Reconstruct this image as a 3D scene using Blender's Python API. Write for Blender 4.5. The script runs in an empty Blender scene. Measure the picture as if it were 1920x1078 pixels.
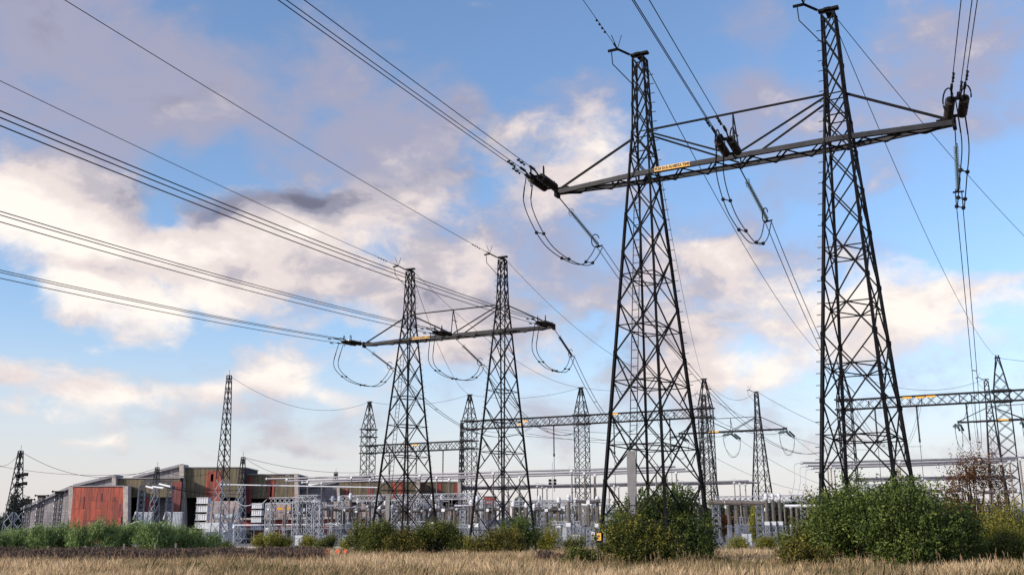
import bpy, math, random
import numpy as np
from mathutils import Vector, Matrix
R = math.radians
random.seed(7); rng = np.random.default_rng(7)
sc = bpy.context.scene
C = bpy.data.collections.new('scene'); sc.collection.children.link(C)

# ------------------------------------------------------------------ camera
F, PITCH, ROLL, CH = 1883.3, R(13.56), R(-0.235), 1.6
cam = bpy.data.cameras.new('camera'); cam.lens = 36*F/1920; cam.sensor_width = 36; cam.clip_end = 12000; cam.clip_start = .1
co = bpy.data.objects.new('camera', cam); C.objects.link(co); sc.camera = co
co.matrix_world = Matrix.Translation((0, 0, CH)) @ Matrix.Rotation(math.pi/2+PITCH, 4, 'X') @ Matrix.Rotation(ROLL, 4, 'Z')
# ------------------------------------------------------------------ light and sky
SUN_EL, SUN_AZ = 20, -118        # degrees; azimuth clockwise from +Y (the view direction)
sl = bpy.data.lights.new('sun', 'SUN'); sl.energy = 2.9; sl.angle = R(3); sl.color = (1, .87, .72)
so = bpy.data.objects.new('sun', sl); C.objects.link(so)
sd = Vector((math.sin(R(SUN_AZ))*math.cos(R(SUN_EL)), math.cos(R(SUN_AZ))*math.cos(R(SUN_EL)), math.sin(R(SUN_EL))))
so.rotation_euler = sd.to_track_quat('Z', 'Y').to_euler(); so.location = sd*300
sc.view_settings.view_transform = 'Standard'; sc.view_settings.look = 'None'
sc.view_settings.exposure = 0.85; sc.view_settings.gamma = 1
sc.cycles.max_bounces = 5; sc.cycles.transparent_max_bounces = 8

def world():
    w = bpy.data.worlds.new('World'); sc.world = w; w.use_nodes = True
    nt = w.node_tree; N = nt.nodes; L = nt.links; N.clear()
    def nd(t, **k):
        n = N.new(t)
        for a, b in k.items(): setattr(n, a, b)
        return n
    def val(s, x):
        if hasattr(x, 'links'): L.new(x, s)
        else: s.default_value = x
    def m(op, a, b=0.0, c=0.0, clamp=False):
        n = nd('ShaderNodeMath', operation=op, use_clamp=clamp); val(n.inputs[0], a); val(n.inputs[1], b); val(n.inputs[2], c); return n.outputs[0]
    def mix(f, a, b):
        n = nd('ShaderNodeMix', data_type='RGBA'); val(n.inputs[0], f)
        for s, x in ((n.inputs[6], a), (n.inputs[7], b)):
            if hasattr(x, 'links'): L.new(x, s)
            else: s.default_value = (*x, 1)
        return n.outputs[2]
    def ss(x, lo, hi):
        n = nd('ShaderNodeMapRange', interpolation_type='SMOOTHSTEP'); val(n.inputs[0], x); n.inputs[1].default_value = lo; n.inputs[2].default_value = hi
        return n.outputs[0]
    sky = nd('ShaderNodeTexSky', sky_type='NISHITA', sun_disc=False, sun_elevation=R(SUN_EL), sun_rotation=R(SUN_AZ), air_density=1.0, dust_density=1.0, ozone_density=2.0)
    tc = nd('ShaderNodeTexCoord'); sp = nd('ShaderNodeSeparateXYZ'); L.new(tc.outputs['Generated'], sp.inputs[0])
    x, y, z = sp.outputs
    az = m('MULTIPLY', m('ARCTAN2', x, y), 57.2958); el = m('MULTIPLY', m('ARCSINE', z), 57.2958)
    # cloud texture on the direction: stretched a little sideways, finer towards the horizon
    def noise(scale, det, rough, off, sz=1.5, dist=0.0):
        mp = nd('ShaderNodeMapping'); mp.inputs['Scale'].default_value = (1, 1, sz); mp.inputs['Location'].default_value = off; L.new(tc.outputs['Generated'], mp.inputs[0])
        n = nd('ShaderNodeTexNoise'); n.inputs['Scale'].default_value = scale; n.inputs['Detail'].default_value = det; n.inputs['Roughness'].default_value = rough; n.inputs['Distortion'].default_value = dist
        L.new(mp.outputs[0], n.inputs['Vector']); return n.outputs['Fac']
    n1 = noise(8.5, 10, .58, (3.1, .7, .2), 1.7, .35); n2 = noise(15, 9, .62, (.4, 5, 1), 1.6, .3); n3 = noise(7, 4, .5, (9, 2, 4), 1.8); wx = noise(5, 4, .6, (7, 1, 3)); wy = noise(5, 4, .6, (1, 8, 5))
    azw = m('ADD', az, m('MULTIPLY', m('SUBTRACT', wx, .5), 7.0)); elw = m('ADD', el, m('MULTIPLY', m('SUBTRACT', wy, .5), 6.0))
    def pix(px, py):
        X0, Y0 = px-960, py-539
        xx = X0*math.cos(ROLL)+Y0*math.sin(ROLL); yy = -X0*math.sin(ROLL)+Y0*math.cos(ROLL)
        Y = F*math.cos(PITCH)+yy*math.sin(PITCH); Z = F*math.sin(PITCH)-yy*math.cos(PITCH)
        return math.degrees(math.atan2(xx, Y)), math.degrees(math.atan2(Z, math.hypot(xx, Y)))
    def blob(px, py, rx, ry, wgt, tilt=0):
        a, e = pix(px, py); k = 57.3/F
        t = R(tilt); da = m('SUBTRACT', azw, a); de = m('SUBTRACT', elw, e)
        u = m('ADD', m('MULTIPLY', da, math.cos(t)), m('MULTIPLY', de, math.sin(t)))
        v = m('SUBTRACT', m('MULTIPLY', de, math.cos(t)), m('MULTIPLY', da, math.sin(t)))
        q = m('ADD', m('POWER', m('ABSOLUTE', m('DIVIDE', u, rx*k)), 2), m('POWER', m('ABSOLUTE', m('DIVIDE', v, ry*k)), 2))
        return m('MULTIPLY', m('EXPONENT', m('MULTIPLY', q, -1.0)), wgt)
    def total(bl, start=0.0):
        s = start
        for b in bl: s = m('ADD', s, blob(*b))
        return s
    thick = total(THICK, 0.0)            # cumulus cover
    thin = total(THIN, 0.0)              # thin mauve veil
    grey = total(GREY, 0.0)              # shaded, thicker parts
    warm = total(WARM, 0.0)              # parts lit by the low sun
    clear = total(CLEAR, 0.0)
    nn = m('ADD', m('MULTIPLY', m('SUBTRACT', n1, .5), 2.9), m('MULTIPLY', m('SUBTRACT', n2, .5), 1.3))
    # away from the view the cover goes on as a broken field of clouds
    behind = ss(m('ABSOLUTE', az), 32, 50); high = ss(el, 36, 50)
    out = m('MAXIMUM', behind, high)
    d1 = ss(m('ADD', m('SUBTRACT', m('ADD', thick, m('MULTIPLY', out, .45)), clear), nn), .15, 1.05)
    d2 = m('MULTIPLY', ss(m('ADD', m('ADD', m('SUBTRACT', thin, clear), m('MULTIPLY', out, .2)), m('MULTIPLY', nn, .85)), .05, 1.0), .8)
    skyc = nd('ShaderNodeMix', data_type='RGBA', blend_type='MULTIPLY'); skyc.inputs[0].default_value = 1; L.new(sky.outputs[0], skyc.inputs[6]); skyc.inputs[7].default_value = (*SKYTINT, 1)
    base = skyc.outputs[2]
    hz = ss(el, 13, -1)
    base = mix(m('MULTIPLY', hz, .92), base, HORIZ)
    lit = m('ADD', m('ADD', m('MULTIPLY', m('SUBTRACT', n3, .5), 1.15), m('MULTIPLY', m('SUBTRACT', n2, .5), 1.1)), m('SUBTRACT', m('ADD', warm, .52), grey), clamp=False)
    cc = nd('ShaderNodeValToRGB'); val(cc.inputs[0], lit)
    cr = cc.color_ramp; cr.interpolation = 'EASE'
    for i, (p, c) in enumerate(CLOUDRAMP):
        e = cr.elements[i] if i < 2 else cr.elements.new(p)
        e.position = p; e.color = (*[v*CLOUDK for v in c], 1)
    col = mix(d2, base, tuple(v*CLOUDK for v in VEIL)); col = mix(d1, col, cc.outputs[0])
    ground = ss(el, -.2, -3); col = mix(ground, col, (.7, .6, .5))
    bg = nd('ShaderNodeBackground'); L.new(col, bg.inputs[0]); bg.inputs[1].default_value = .1
    ou = nd('ShaderNodeOutputWorld'); L.new(bg.outputs[0], ou.inputs[0])
    w.cycles.sampling_method = 'MANUAL'; w.cycles.sample_map_resolution = 512
# cover of the sky: each entry is a patch of cloud at a bearing, with half widths, strength and tilt
THICK = [(120, 400, 280, 120, .75), (250, 560, 270, 70, .75), (40, 320, 160, 80, .6), (560, 400, 210, 60, .85, 8), (700, 420, 150, 75, .8), (500, 490, 200, 60, .9), (1040, 230, 180, 90, .8), (940, 300, 90, 70, .45), (960, 420, 110, 90, .55),
         (60, 715, 90, 34, .8), (190, 725, 70, 30, .72), (90, 780, 80, 20, .7), (150, 830, 90, 14, .65), (390, 745, 110, 32, .85), (600, 740, 110, 32, .8), (760, 560, 240, 70, .8), (880, 680, 260, 50, .85), (860, 540, 100, 50, .4), (520, 680, 60, 20, .4),
         (1290, 540, 210, 65, .8), (1420, 680, 210, 60, .85), (1120, 620, 220, 55, .65), (1820, 560, 200, 80, .9), (1200, 440, 120, 50, .5), (1330, 480, 120, 40, .5), (1600, 560, 120, 50, .5), (1700, 640, 150, 50, .5), (700, 860, 260, 22, .35), (1850, 850, 260, 40, .5), (250, 620, 130, 36, .6), (1000, 560, 160, 60, .4), (330, 210, 110, 50, .35, 30), (420, 290, 90, 40, .3)]
THIN = [(60, 110, 360, 170, .8), (430, 60, 330, 110, .4), (300, 230, 260, 80, .65, 25), (760, 220, 220, 110, .65), (620, 300, 260, 70, .55), (960, 480, 420, 110, .5), (1430, 130, 80, 150, .7), (1790, 130, 190, 100, .65), (1080, 160, 170, 60, .6), (1100, 520, 560, 110, .65), (1500, 300, 500, 160, .22), (1000, 760, 1100, 80, .35), (200, 600, 340, 60, .3), (1750, 620, 240, 110, .5)]
GREY = [(575, 385, 170, 38, .62, 6), (400, 420, 60, 20, .3), (90, 110, 360, 160, .45), (760, 220, 220, 100, .3), (1240, 600, 300, 40, .1), (440, 520, 60, 20, .35), (60, 730, 200, 20, .1), (120, 520, 150, 18, .3), (230, 400, 90, 40, .22), (60, 600, 160, 25, .3), (850, 560, 200, 30, .15)]
WARM = [(60, 430, 340, 160, .38), (300, 600, 260, 60, .3), (1060, 200, 130, 70, .2), (650, 430, 170, 60, .3), (500, 530, 180, 60, .2), (100, 740, 260, 90, .4), (500, 740, 260, 60, .3), (1400, 690, 200, 60, .2), (1300, 540, 120, 50, .15), (1800, 550, 260, 110, .42), (960, 480, 200, 100, .15)]
CLEAR = [(870, 60, 280, 80, .5), (1300, 330, 180, 90, .25), (620, 640, 120, 22, .3), (1740, 380, 220, 80, .35), (30, 615, 90, 45, .8), (305, 430, 40, 34, .9), (420, 330, 70, 30, .35), (150, 640, 120, 22, .5), (720, 480, 60, 30, .35), (1130, 480, 60, 60, .3), (330, 330, 50, 30, .2), (860, 470, 30, 60, .3), (1560, 60, 50, 60, .3), (540, 130, 120, 50, .25), (1850, 400, 120, 60, .3), (700, 690, 100, 25, .3)]
SKYTINT = (1.08, 1.14, 1.25); HORIZ = (4.5, 4.15, 4.2)
CLOUDK = 5.35; VEIL = (.45, .42, .53)
CLOUDRAMP = [(0.0, (.2, .2, .28)), (.2, (.32, .32, .42)), (.42, (.58, .54, .60)), (.66, (.88, .78, .76)), (1.0, (1.12, 1.03, .95))]
world()

# ------------------------------------------------------------------ helpers
def at(px, py, Y):
    X0, Y0 = px-960, py-539
    x = X0*math.cos(ROLL)+Y0*math.sin(ROLL); y = -X0*math.sin(ROLL)+Y0*math.cos(ROLL)
    dep = Y/(math.cos(PITCH)+y/F*math.sin(PITCH)); up = -y/F*dep
    return Vector((x/F*dep, Y, dep*math.sin(PITCH)+up*math.cos(PITCH)+CH))
def atz(px, py, z):
    q = at(px, py, 100); return at(px, py, 100*(z-CH)/(q.z-CH))
def gz(y):
    t = min(1, max(0, (y-55)/38)); return -.4*t*t*(3-2*t)
ORD = ['first', 'second', 'third', 'fourth', 'fifth', 'sixth', 'seventh', 'eighth', 'ninth', 'tenth', 'eleventh', 'twelfth', 'thirteenth', 'fourteenth', 'fifteenth', 'sixteenth', 'seventeenth', 'eighteenth', 'nineteenth', 'twentieth', 'twenty-first', 'twenty-second', 'twenty-third', 'twenty-fourth']

class MB:
    def __init__(s): s.v = []; s.f = []
    def quad(s, *p):
        n = len(s.v); s.v += [Vector(q) for q in p]; s.f.append(tuple(range(n, n+len(p))))
    def box(s, c, d, rz=0):
        c = Vector(c); n = len(s.v); cs, sn = math.cos(rz), math.sin(rz)
        for i in (-1, 1):
            for j in (-1, 1):
                for k in (-1, 1):
                    a, b = i*d[0]/2, j*d[1]/2
                    s.v.append(c+Vector((a*cs-b*sn, a*sn+b*cs, k*d[2]/2)))
        for q in ((0, 1, 3, 2), (4, 6, 7, 5), (0, 4, 5, 1), (2, 3, 7, 6), (0, 2, 6, 4), (1, 5, 7, 3)): s.f.append(tuple(n+x for x in q))
        return s
    def bar(s, p, q, w, h=None):
        p = Vector(p); q = Vector(q); d = q-p
        if d.length < 1e-5: return s
        d.normalize(); a = d.cross(Vector((0, 0, 1)))
        if a.length < 1e-3: a = Vector((1, 0, 0))
        a.normalize(); b = a.cross(d); h = h or w; n = len(s.v)
        for r in (p, q):
            for i, j in ((-1, -1), (1, -1), (1, 1), (-1, 1)): s.v.append(r+a*(i*w/2)+b*(j*h/2))
        s.f += [(n, n+1, n+2, n+3), (n+7, n+6, n+5, n+4)]+[(n+i, n+4+i, n+4+(i+1) % 4, n+(i+1) % 4) for i in range(4)]
        return s
    def angle(s, p, q, w, ax, ay, t=.02):
        # steel angle section: two plates of width w along ax and ay
        p = Vector(p); q = Vector(q); ax = Vector(ax).normalized(); ay = Vector(ay).normalized()
        for a, b in ((ax, ay), (ay, ax)):
            n = len(s.v)
            for r in (p, q):
                for i, j in ((0, 0), (1, 0), (1, 1), (0, 1)): s.v.append(r+a*(i*w)+b*(j*t))
            s.f += [(n, n+1, n+2, n+3), (n+7, n+6, n+5, n+4)]+[(n+i, n+4+i, n+4+(i+1) % 4, n+(i+1) % 4) for i in range(4)]
    def tube(s, pts, r, k=6, closed=False):
        pts = [Vector(p) for p in pts]; n0 = len(s.v); m = len(pts); up = Vector((0, 0, 1))
        for i, p in enumerate(pts):
            if closed: d = pts[(i+1) % m]-pts[i-1]
            else: d = pts[min(i+1, m-1)]-pts[max(i-1, 0)]
            d.normalize(); a = d.cross(up)
            if a.length < .05: a = d.cross(Vector((0, 1, 0)))
            a.normalize(); b = a.cross(d); rr = r[i] if isinstance(r, (list, tuple)) else r
            for j in range(k):
                t = 2*math.pi*j/k; s.v.append(p+a*(math.cos(t)*rr)+b*(math.sin(t)*rr))
        for i in range(m if closed else m-1):
            o, o2 = n0+i*k, n0+((i+1) % m)*k
            for j in range(k): s.f.append((o+j, o+(j+1) % k, o2+(j+1) % k, o2+j))
        if not closed: s.f.append(tuple(n0+j for j in range(k))[::-1]); s.f.append(tuple(n0+(m-1)*k+j for j in range(k)))
        return s
    def ring(s, c, nrm, rad, r, a0=0, a1=360, k=5, seg=18):
        nrm = Vector(nrm).normalized(); a = nrm.orthogonal().normalized(); b = nrm.cross(a); full = a1-a0 >= 360; n = seg
        pts = [Vector(c)+a*math.cos(R(a0+(a1-a0)*i/n))*rad+b*math.sin(R(a0+(a1-a0)*i/n))*rad for i in range(n if full else n+1)]
        return s.tube(pts, r, k, full)
    def ribs(s, p, q, r0, r1, n, k=8):
        p = Vector(p); q = Vector(q); pts = []; rr = []
        for i in range(n):
            for t, r in ((i+.1, r0), (i+.25, r1), (i+.38, r1*.96), (i+.5, r0)): pts.append(p.lerp(q, t/n)); rr.append(r)
        return s.tube(pts, rr, k)
    def ball(s, c, r, k=8):
        c = Vector(c); return s.tube([c+Vector((0, 0, r*math.cos(t)))*-1 for t in [i*math.pi/5 for i in range(6)]], [max(r*math.sin(i*math.pi/5), .004) for i in range(6)], k)
    def prism(s, poly, y0, y1):
        # outline in x,z pushed from y0 to y1
        n = len(s.v); m = len(poly)
        for y in (y0, y1): s.v += [Vector((x, y, z)) for x, z in poly]
        s.f.append(tuple(range(n, n+m))); s.f.append(tuple(range(n+2*m-1, n+m-1, -1)))
        for i in range(m): s.f.append((n+i, n+m+i, n+m+(i+1) % m, n+(i+1) % m))
        return s
    def build(s, name, mat, parent=None, org=None, smooth=False):
        me = bpy.data.meshes.new(name)
        if parent is not None:
            o0 = Vector(parent.get('_o', (0, 0, 0))) if org is None else Vector(org)
        else: o0 = Vector(org or (0, 0, 0))
        me.from_pydata([v-o0 for v in s.v], [], s.f); me.materials.append(mat)
        if smooth: me.polygons.foreach_set('use_smooth', [True]*len(me.polygons))
        me.update(); o = bpy.data.objects.new(name, me); C.objects.link(o)
        if parent is not None: o.parent = parent; o['_o'] = tuple(o0)
        else: o.location = o0; o['_o'] = tuple(o0)
        return o
def tag(o, label, cat=None, group=None, kind=None):
    if label: o['label'] = label
    if cat: o['category'] = cat
    if group: o['group'] = group
    if kind: o['kind'] = kind
    return o
def thing(name, label, cat, loc=(0, 0, 0), rz=0, group=None):
    o = bpy.data.objects.new(name, None); C.objects.link(o); o.location = loc; o.rotation_euler = (0, 0, rz); o.empty_display_size = .5
    o['_o'] = tuple(loc) if rz == 0 else (0, 0, 0)
    return tag(o, label, cat, group)
def dup(o, loc, rz=0, label=None, group=None, scale=None):
    def cp(q, par):
        c = q.copy(); C.objects.link(c); c.parent = par
        for ch in KIDS.get(q.name, ()): cp(ch, c)
        return c
    if not KIDS or o.name not in KIDS:
        for q in [o]+list(o.children_recursive): KIDS[q.name] = list(q.children)
    c = cp(o, None); c.location = loc; c.rotation_euler = (0, 0, rz)
    if scale: c.scale = scale
    if label: c['label'] = label
    if group: c['group'] = group
    return c
KIDS = {}
class Proto:
    """first placing moves the source itself, the rest are copies"""
    def __init__(s, o): s.o = o; s.used = False
    def put(s, loc, rz, label, group=None, scale=None):
        if not s.used:
            s.used = True
            for q in [s.o]+list(s.o.children_recursive): KIDS[q.name] = list(q.children)
            o = s.o; o.location = loc; o.rotation_euler = (0, 0, rz); o['label'] = label
            if scale: o.scale = scale
            if group: o['group'] = group
            return o
        return dup(s.o, loc, rz, label, group, scale)

# ------------------------------------------------------------------ materials
def mat(name, col, rough=.6, metal=0, var=.0, vs=3.0, bump=0, bs=20, col2=None, spec=.5):
    m = bpy.data.materials.new(name); m.use_nodes = True; nt = m.node_tree; b = nt.nodes['Principled BSDF']
    b.inputs['Base Color'].default_value = (*col, 1); b.inputs['Roughness'].default_value = rough; b.inputs['Metallic'].default_value = metal
    b.inputs['Specular IOR Level'].default_value = spec
    if var or col2:
        tc = nt.nodes.new('ShaderNodeTexCoord'); n = nt.nodes.new('ShaderNodeTexNoise'); n.inputs['Scale'].default_value = vs; n.inputs['Detail'].default_value = 6; n.inputs['Roughness'].default_value = .65
        r = nt.nodes.new('ShaderNodeValToRGB'); r.color_ramp.elements[0].position = .32; r.color_ramp.elements[1].position = .7
        c2 = col2 or tuple(min(1, c*(1+var)) for c in col); c1 = col if col2 else tuple(c*(1-var) for c in col)
        r.color_ramp.elements[0].color = (*c1, 1); r.color_ramp.elements[1].color = (*c2, 1)
        nt.links.new(tc.outputs['Object'], n.inputs['Vector']); nt.links.new(n.outputs['Fac'], r.inputs[0]); nt.links.new(r.outputs[0], b.inputs['Base Color'])
    if bump:
        n2 = nt.nodes.new('ShaderNodeTexNoise'); n2.inputs['Scale'].default_value = bs; bp = nt.nodes.new('ShaderNodeBump'); bp.inputs['Strength'].default_value = bump
        nt.links.new(n2.outputs['Fac'], bp.inputs['Height']); nt.links.new(bp.outputs[0], b.inputs['Normal'])
    return m
M = dict(
    dark=mat('dark_painted_steel', (.0045, .005, .0075), .75, .0, .5, 2.5, spec=.15),
    beam=mat('grey_painted_beam', (.02, .022, .03), .65, .0, .4, 1.5, spec=.25),
    galv=mat('galvanised_steel', (.15, .175, .23), .5, .2, .5, 1.2),
    mast=mat('dark_mast_steel', (.016, .018, .024), .7, .0, .4, 3, spec=.2),
    alu=mat('aluminium_tube', (.22, .22, .26), .42, .6, .15, 2),
    wire=mat('conductor_wire', (.008, .009, .012), .7, .0, spec=.2),
    disc=mat('brown_glazed_insulator', (.02, .017, .018), .22),
    glass=mat('green_glass_insulator', (.09, .14, .15), .15),
    porc=mat('grey_brown_porcelain', (.13, .115, .11), .3, 0, .25, 3),
    white=mat('white_painted_metal', (.52, .56, .63), .5, 0, .12, 2),
    lgrey=mat('light_grey_enamel', (.38, .42, .48), .45, .1, .15, 3),
    conc=mat('concrete', (.36, .33, .32), .85, 0, .3, 1.5, .2),
    grey=mat('grey_cladding', (.16, .155, .18), .7, 0, .2, 1),
    black=mat('painted_opening_shade', (.008, .008, .01), .9),
    roof=mat('roof_sheet', (.22, .22, .25), .5, .2, .2, 1),
    guard=mat('dull_zinc_sheet', (.09, .095, .115), .6, 0, .2, 3), yellow=mat('yellow_enamel', (.62, .32, .015), .5, 0, .15, 6),
    ink=mat('black_paint', (.012, .012, .012), .6),
    orange=mat('orange_red_plastic', (.75, .10, .04), .5),
    wood=mat('weathered_wood', (.16, .14, .12), .9, 0, .4, 8),
    bark=mat('bark', (.045, .035, .03), .95, 0, .4, 6),
    redw=mat('red_door_paint', (.34, .05, .035), .6, 0, .3, 2),
    tyre=mat('tyre', (.02, .02, .02), .8), cglass=mat('car_glass', (.02, .025, .03), .1),
    gravel=mat('gravel', (.16, .155, .16), .95, 0, .3, 1.2, .3, 8))
def panels(name, c1, c2, mort, w=.95, h=3.6, c3=None):
    m = bpy.data.materials.new(name); m.use_nodes = True; nt = m.node_tree; b = nt.nodes['Principled BSDF']; b.inputs['Roughness'].default_value = .6
    tc = nt.nodes.new('ShaderNodeTexCoord'); sp = nt.nodes.new('ShaderNodeSeparateXYZ'); cb = nt.nodes.new('ShaderNodeCombineXYZ'); br = nt.nodes.new('ShaderNodeTexBrick')
    nt.links.new(tc.outputs['Object'], sp.inputs[0]); nt.links.new(sp.outputs[2], cb.inputs[0]); nt.links.new(sp.outputs[0], cb.inputs[1]); nt.links.new(cb.outputs[0], br.inputs[0])
    br.inputs['Scale'].default_value = 1; br.inputs['Mortar Size'].default_value = .035; br.inputs['Brick Width'].default_value = h; br.inputs['Row Height'].default_value = w; br.inputs['Bias'].default_value = .1
    br.inputs['Color1'].default_value = (*c1, 1); br.inputs['Color2'].default_value = (*c2, 1); br.inputs['Mortar'].default_value = (*mort, 1); br.offset = .37; br.squash = 1
    n = nt.nodes.new('ShaderNodeTexNoise'); n.inputs['Scale'].default_value = .35; n.inputs['Detail'].default_value = 5; nt.links.new(cb.outputs[0], n.inputs[0])
    mp = nt.nodes.new('ShaderNodeMapping'); mp.inputs['Scale'].default_value = (.25, 2.5, 1); nt.links.new(cb.outputs[0], mp.inputs[0]); n3 = nt.nodes.new('ShaderNodeTexNoise'); n3.inputs['Scale'].default_value = 1.4; n3.inputs['Detail'].default_value = 6; nt.links.new(mp.outputs[0], n3.inputs[0])
    mx = nt.nodes.new('ShaderNodeMix'); mx.data_type = 'RGBA'; mx.blend_type = 'MULTIPLY'; mx.inputs[0].default_value = 1; nt.links.new(br.outputs[0], mx.inputs[6])
    rp = nt.nodes.new('ShaderNodeMapRange'); rp.inputs[1].default_value = .3; rp.inputs[2].default_value = .7; rp.inputs[3].default_value = .5; rp.inputs[4].default_value = 1.45
    nt.links.new(n3.outputs[0], rp.inputs[0]); nt.links.new(rp.outputs[0], mx.inputs[7]); nt.links.new(mx.outputs[2], b.inputs['Base Color'])
    return m
M['rust'] = panels('rust_red_panels', (.36, .065, .035), (.2, .038, .026), (.05, .02, .02))
M['olive'] = panels('olive_brown_panels', (.13, .105, .055), (.085, .07, .05), (.03, .025, .02), .8, 9)
M['maroon'] = panels('maroon_panels', (.22, .035, .03), (.14, .03, .03), (.03, .01, .01), .8, 9)
M['clad'] = panels('purple_grey_cladding', (.24, .225, .25), (.2, .19, .215), (.13, .12, .14), 14, .55)
M['block'] = panels('pink_grey_block_wall', (.33, .27, .27), (.28, .235, .24), (.2, .16, .17), 1.9, .75)
def leafmat(name, ramp, trans=.25):
    m = bpy.data.materials.new(name); m.use_nodes = True; nt = m.node_tree; nt.nodes.clear()
    a = nt.nodes.new('ShaderNodeAttribute'); a.attribute_name = 'tone'; r = nt.nodes.new('ShaderNodeValToRGB'); nt.links.new(a.outputs['Fac'], r.inputs[0])
    for i, (p, c) in enumerate(ramp):
        e = r.color_ramp.elements[i] if i < 2 else r.color_ramp.elements.new(p); e.position = p; e.color = (*c, 1)
    d = nt.nodes.new('ShaderNodeBsdfPrincipled'); d.inputs['Roughness'].default_value = .65; d.inputs['Specular IOR Level'].default_value = .25; t = nt.nodes.new('ShaderNodeBsdfTranslucent'); mx = nt.nodes.new('ShaderNodeMixShader'); o = nt.nodes.new('ShaderNodeOutputMaterial')
    mx.inputs[0].default_value = trans
    nt.links.new(r.outputs[0], d.inputs['Base Color']); nt.links.new(r.outputs[0], t.inputs[0]); nt.links.new(d.outputs[0], mx.inputs[1]); nt.links.new(t.outputs[0], mx.inputs[2]); nt.links.new(mx.outputs[0], o.inputs[0])
    return m
LM = dict(
    green=leafmat('green_leaves', [(0, (.012, .022, .005)), (.5, (.05, .07, .013)), (1, (.19, .2, .04))], .15),
    mix=leafmat('dark_green_yellowing_leaves', [(0, (.014, .022, .006)), (.55, (.05, .068, .014)), (1, (.24, .21, .035))], .15),
    mid=leafmat('mid_green_leaves', [(0, (.012, .024, .006)), (.5, (.045, .078, .016)), (1, (.17, .22, .05))], .15),
    olive=leafmat('olive_leaves', [(0, (.018, .02, .006)), (.5, (.06, .065, .013)), (1, (.24, .2, .035))], .15),
    yellow=leafmat('yellow_green_leaves', [(0, (.06, .07, .012)), (.5, (.17, .18, .03)), (1, (.42, .38, .08))]),
    rust=leafmat('russet_leaves', [(0, (.03, .015, .01)), (.5, (.08, .035, .018)), (1, (.22, .1, .02))]),
    willow=leafmat('blue_green_leaves', [(0, (.035, .065, .02)), (.45, (.14, .22, .075)), (1, (.33, .42, .17))]),
    conifer=leafmat('dark_needles', [(0, (.008, .014, .01)), (.5, (.02, .032, .02)), (1, (.045, .06, .03))], .05),
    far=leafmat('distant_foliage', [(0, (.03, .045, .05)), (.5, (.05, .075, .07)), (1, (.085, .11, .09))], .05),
    straw=leafmat('dry_grass', [(0, (.07, .085, .03)), (.2, (.2, .155, .08)), (.5, (.46, .34, .20)), (1, (.80, .64, .44))], .3),
    heath=leafmat('dark_dry_weeds', [(0, (.03, .022, .02)), (.5, (.085, .06, .052)), (1, (.24, .18, .12))], .1))

def leafmesh(name, c, size, tone, m, aspect=.55, updir=0.0, parent=None, org=(0, 0, 0)):
    n = len(c); d = rng.normal(size=(n, 3)); d[:, 2] = d[:, 2]*(1-min(updir, .8))+updir*1.6; d /= np.linalg.norm(d, axis=1)[:, None]
    e = rng.normal(size=(n, 3)); e -= (e*d).sum(1)[:, None]*d; e /= np.linalg.norm(e, axis=1)[:, None]
    s = (size*(.6+.8*rng.random(n)))[:, None] if np.isscalar(size) else size[:, None]
    v = np.stack([c-d*s*.5, c+e*s*aspect*.5, c+d*s*.5, c-e*s*aspect*.5], 1).reshape(-1, 3)-np.array(org)
    me = bpy.data.meshes.new(name); me.vertices.add(4*n); me.vertices.foreach_set('co', v.ravel().astype(np.float32))
    me.loops.add(4*n); me.loops.foreach_set('vertex_index', np.arange(4*n, dtype=np.int32)); me.polygons.add(n); me.polygons.foreach_set('loop_start', np.arange(0, 4*n, 4, dtype=np.int32))
    at_ = me.attributes.new('tone', 'FLOAT', 'FACE'); at_.data.foreach_set('value', np.clip(tone, 0, 1).astype(np.float32))
    me.materials.append(m); me.update(); o = bpy.data.objects.new(name, me); C.objects.link(o)
    if parent is not None: o.parent = parent
    else: o.location = org
    return o
def cluster(lobes, n, per=14, spread=.2, shell=.55, sprig=.9):
    """leaf positions: twigs spread through ellipsoid lobes (x,y,z,rx,ry,rz), leaves around each twig"""
    lob = np.array(lobes, float); w = (lob[:, 3]*lob[:, 4]*lob[:, 5])**.67; w /= w.sum(); k = max(1, n//per)
    i = rng.choice(len(lob), k, p=w); d = rng.normal(size=(k, 3)); d /= np.linalg.norm(d, axis=1)[:, None]
    r = (shell+(1-shell)*rng.random(k))**.8*(1+.16*rng.normal(size=k).clip(-1, 1.6))
    tw = lob[i, :3]+d*lob[i, 3:]*r[:, None]
    tt = rng.random(k); j = np.repeat(np.arange(k), per)
    sp = spread*(.5+rng.random(k))[j][:, None]
    ax = d*.7+rng.normal(size=(k, 3))*.35+np.array([0, 0, sprig]); ax /= np.linalg.norm(ax, axis=1)[:, None]
    t_ = (rng.random(len(j))-.25)[:, None]
    p = tw[j]+ax[j]*t_*sp*3.2+rng.normal(size=(len(j), 3))*sp*.42
    tone = .05+.6*tt[j]+.3*rng.random(len(j))+.12*t_[:, 0]
    keep = p[:, 2] > 0.02
    return p[keep], tone[keep]
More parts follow.
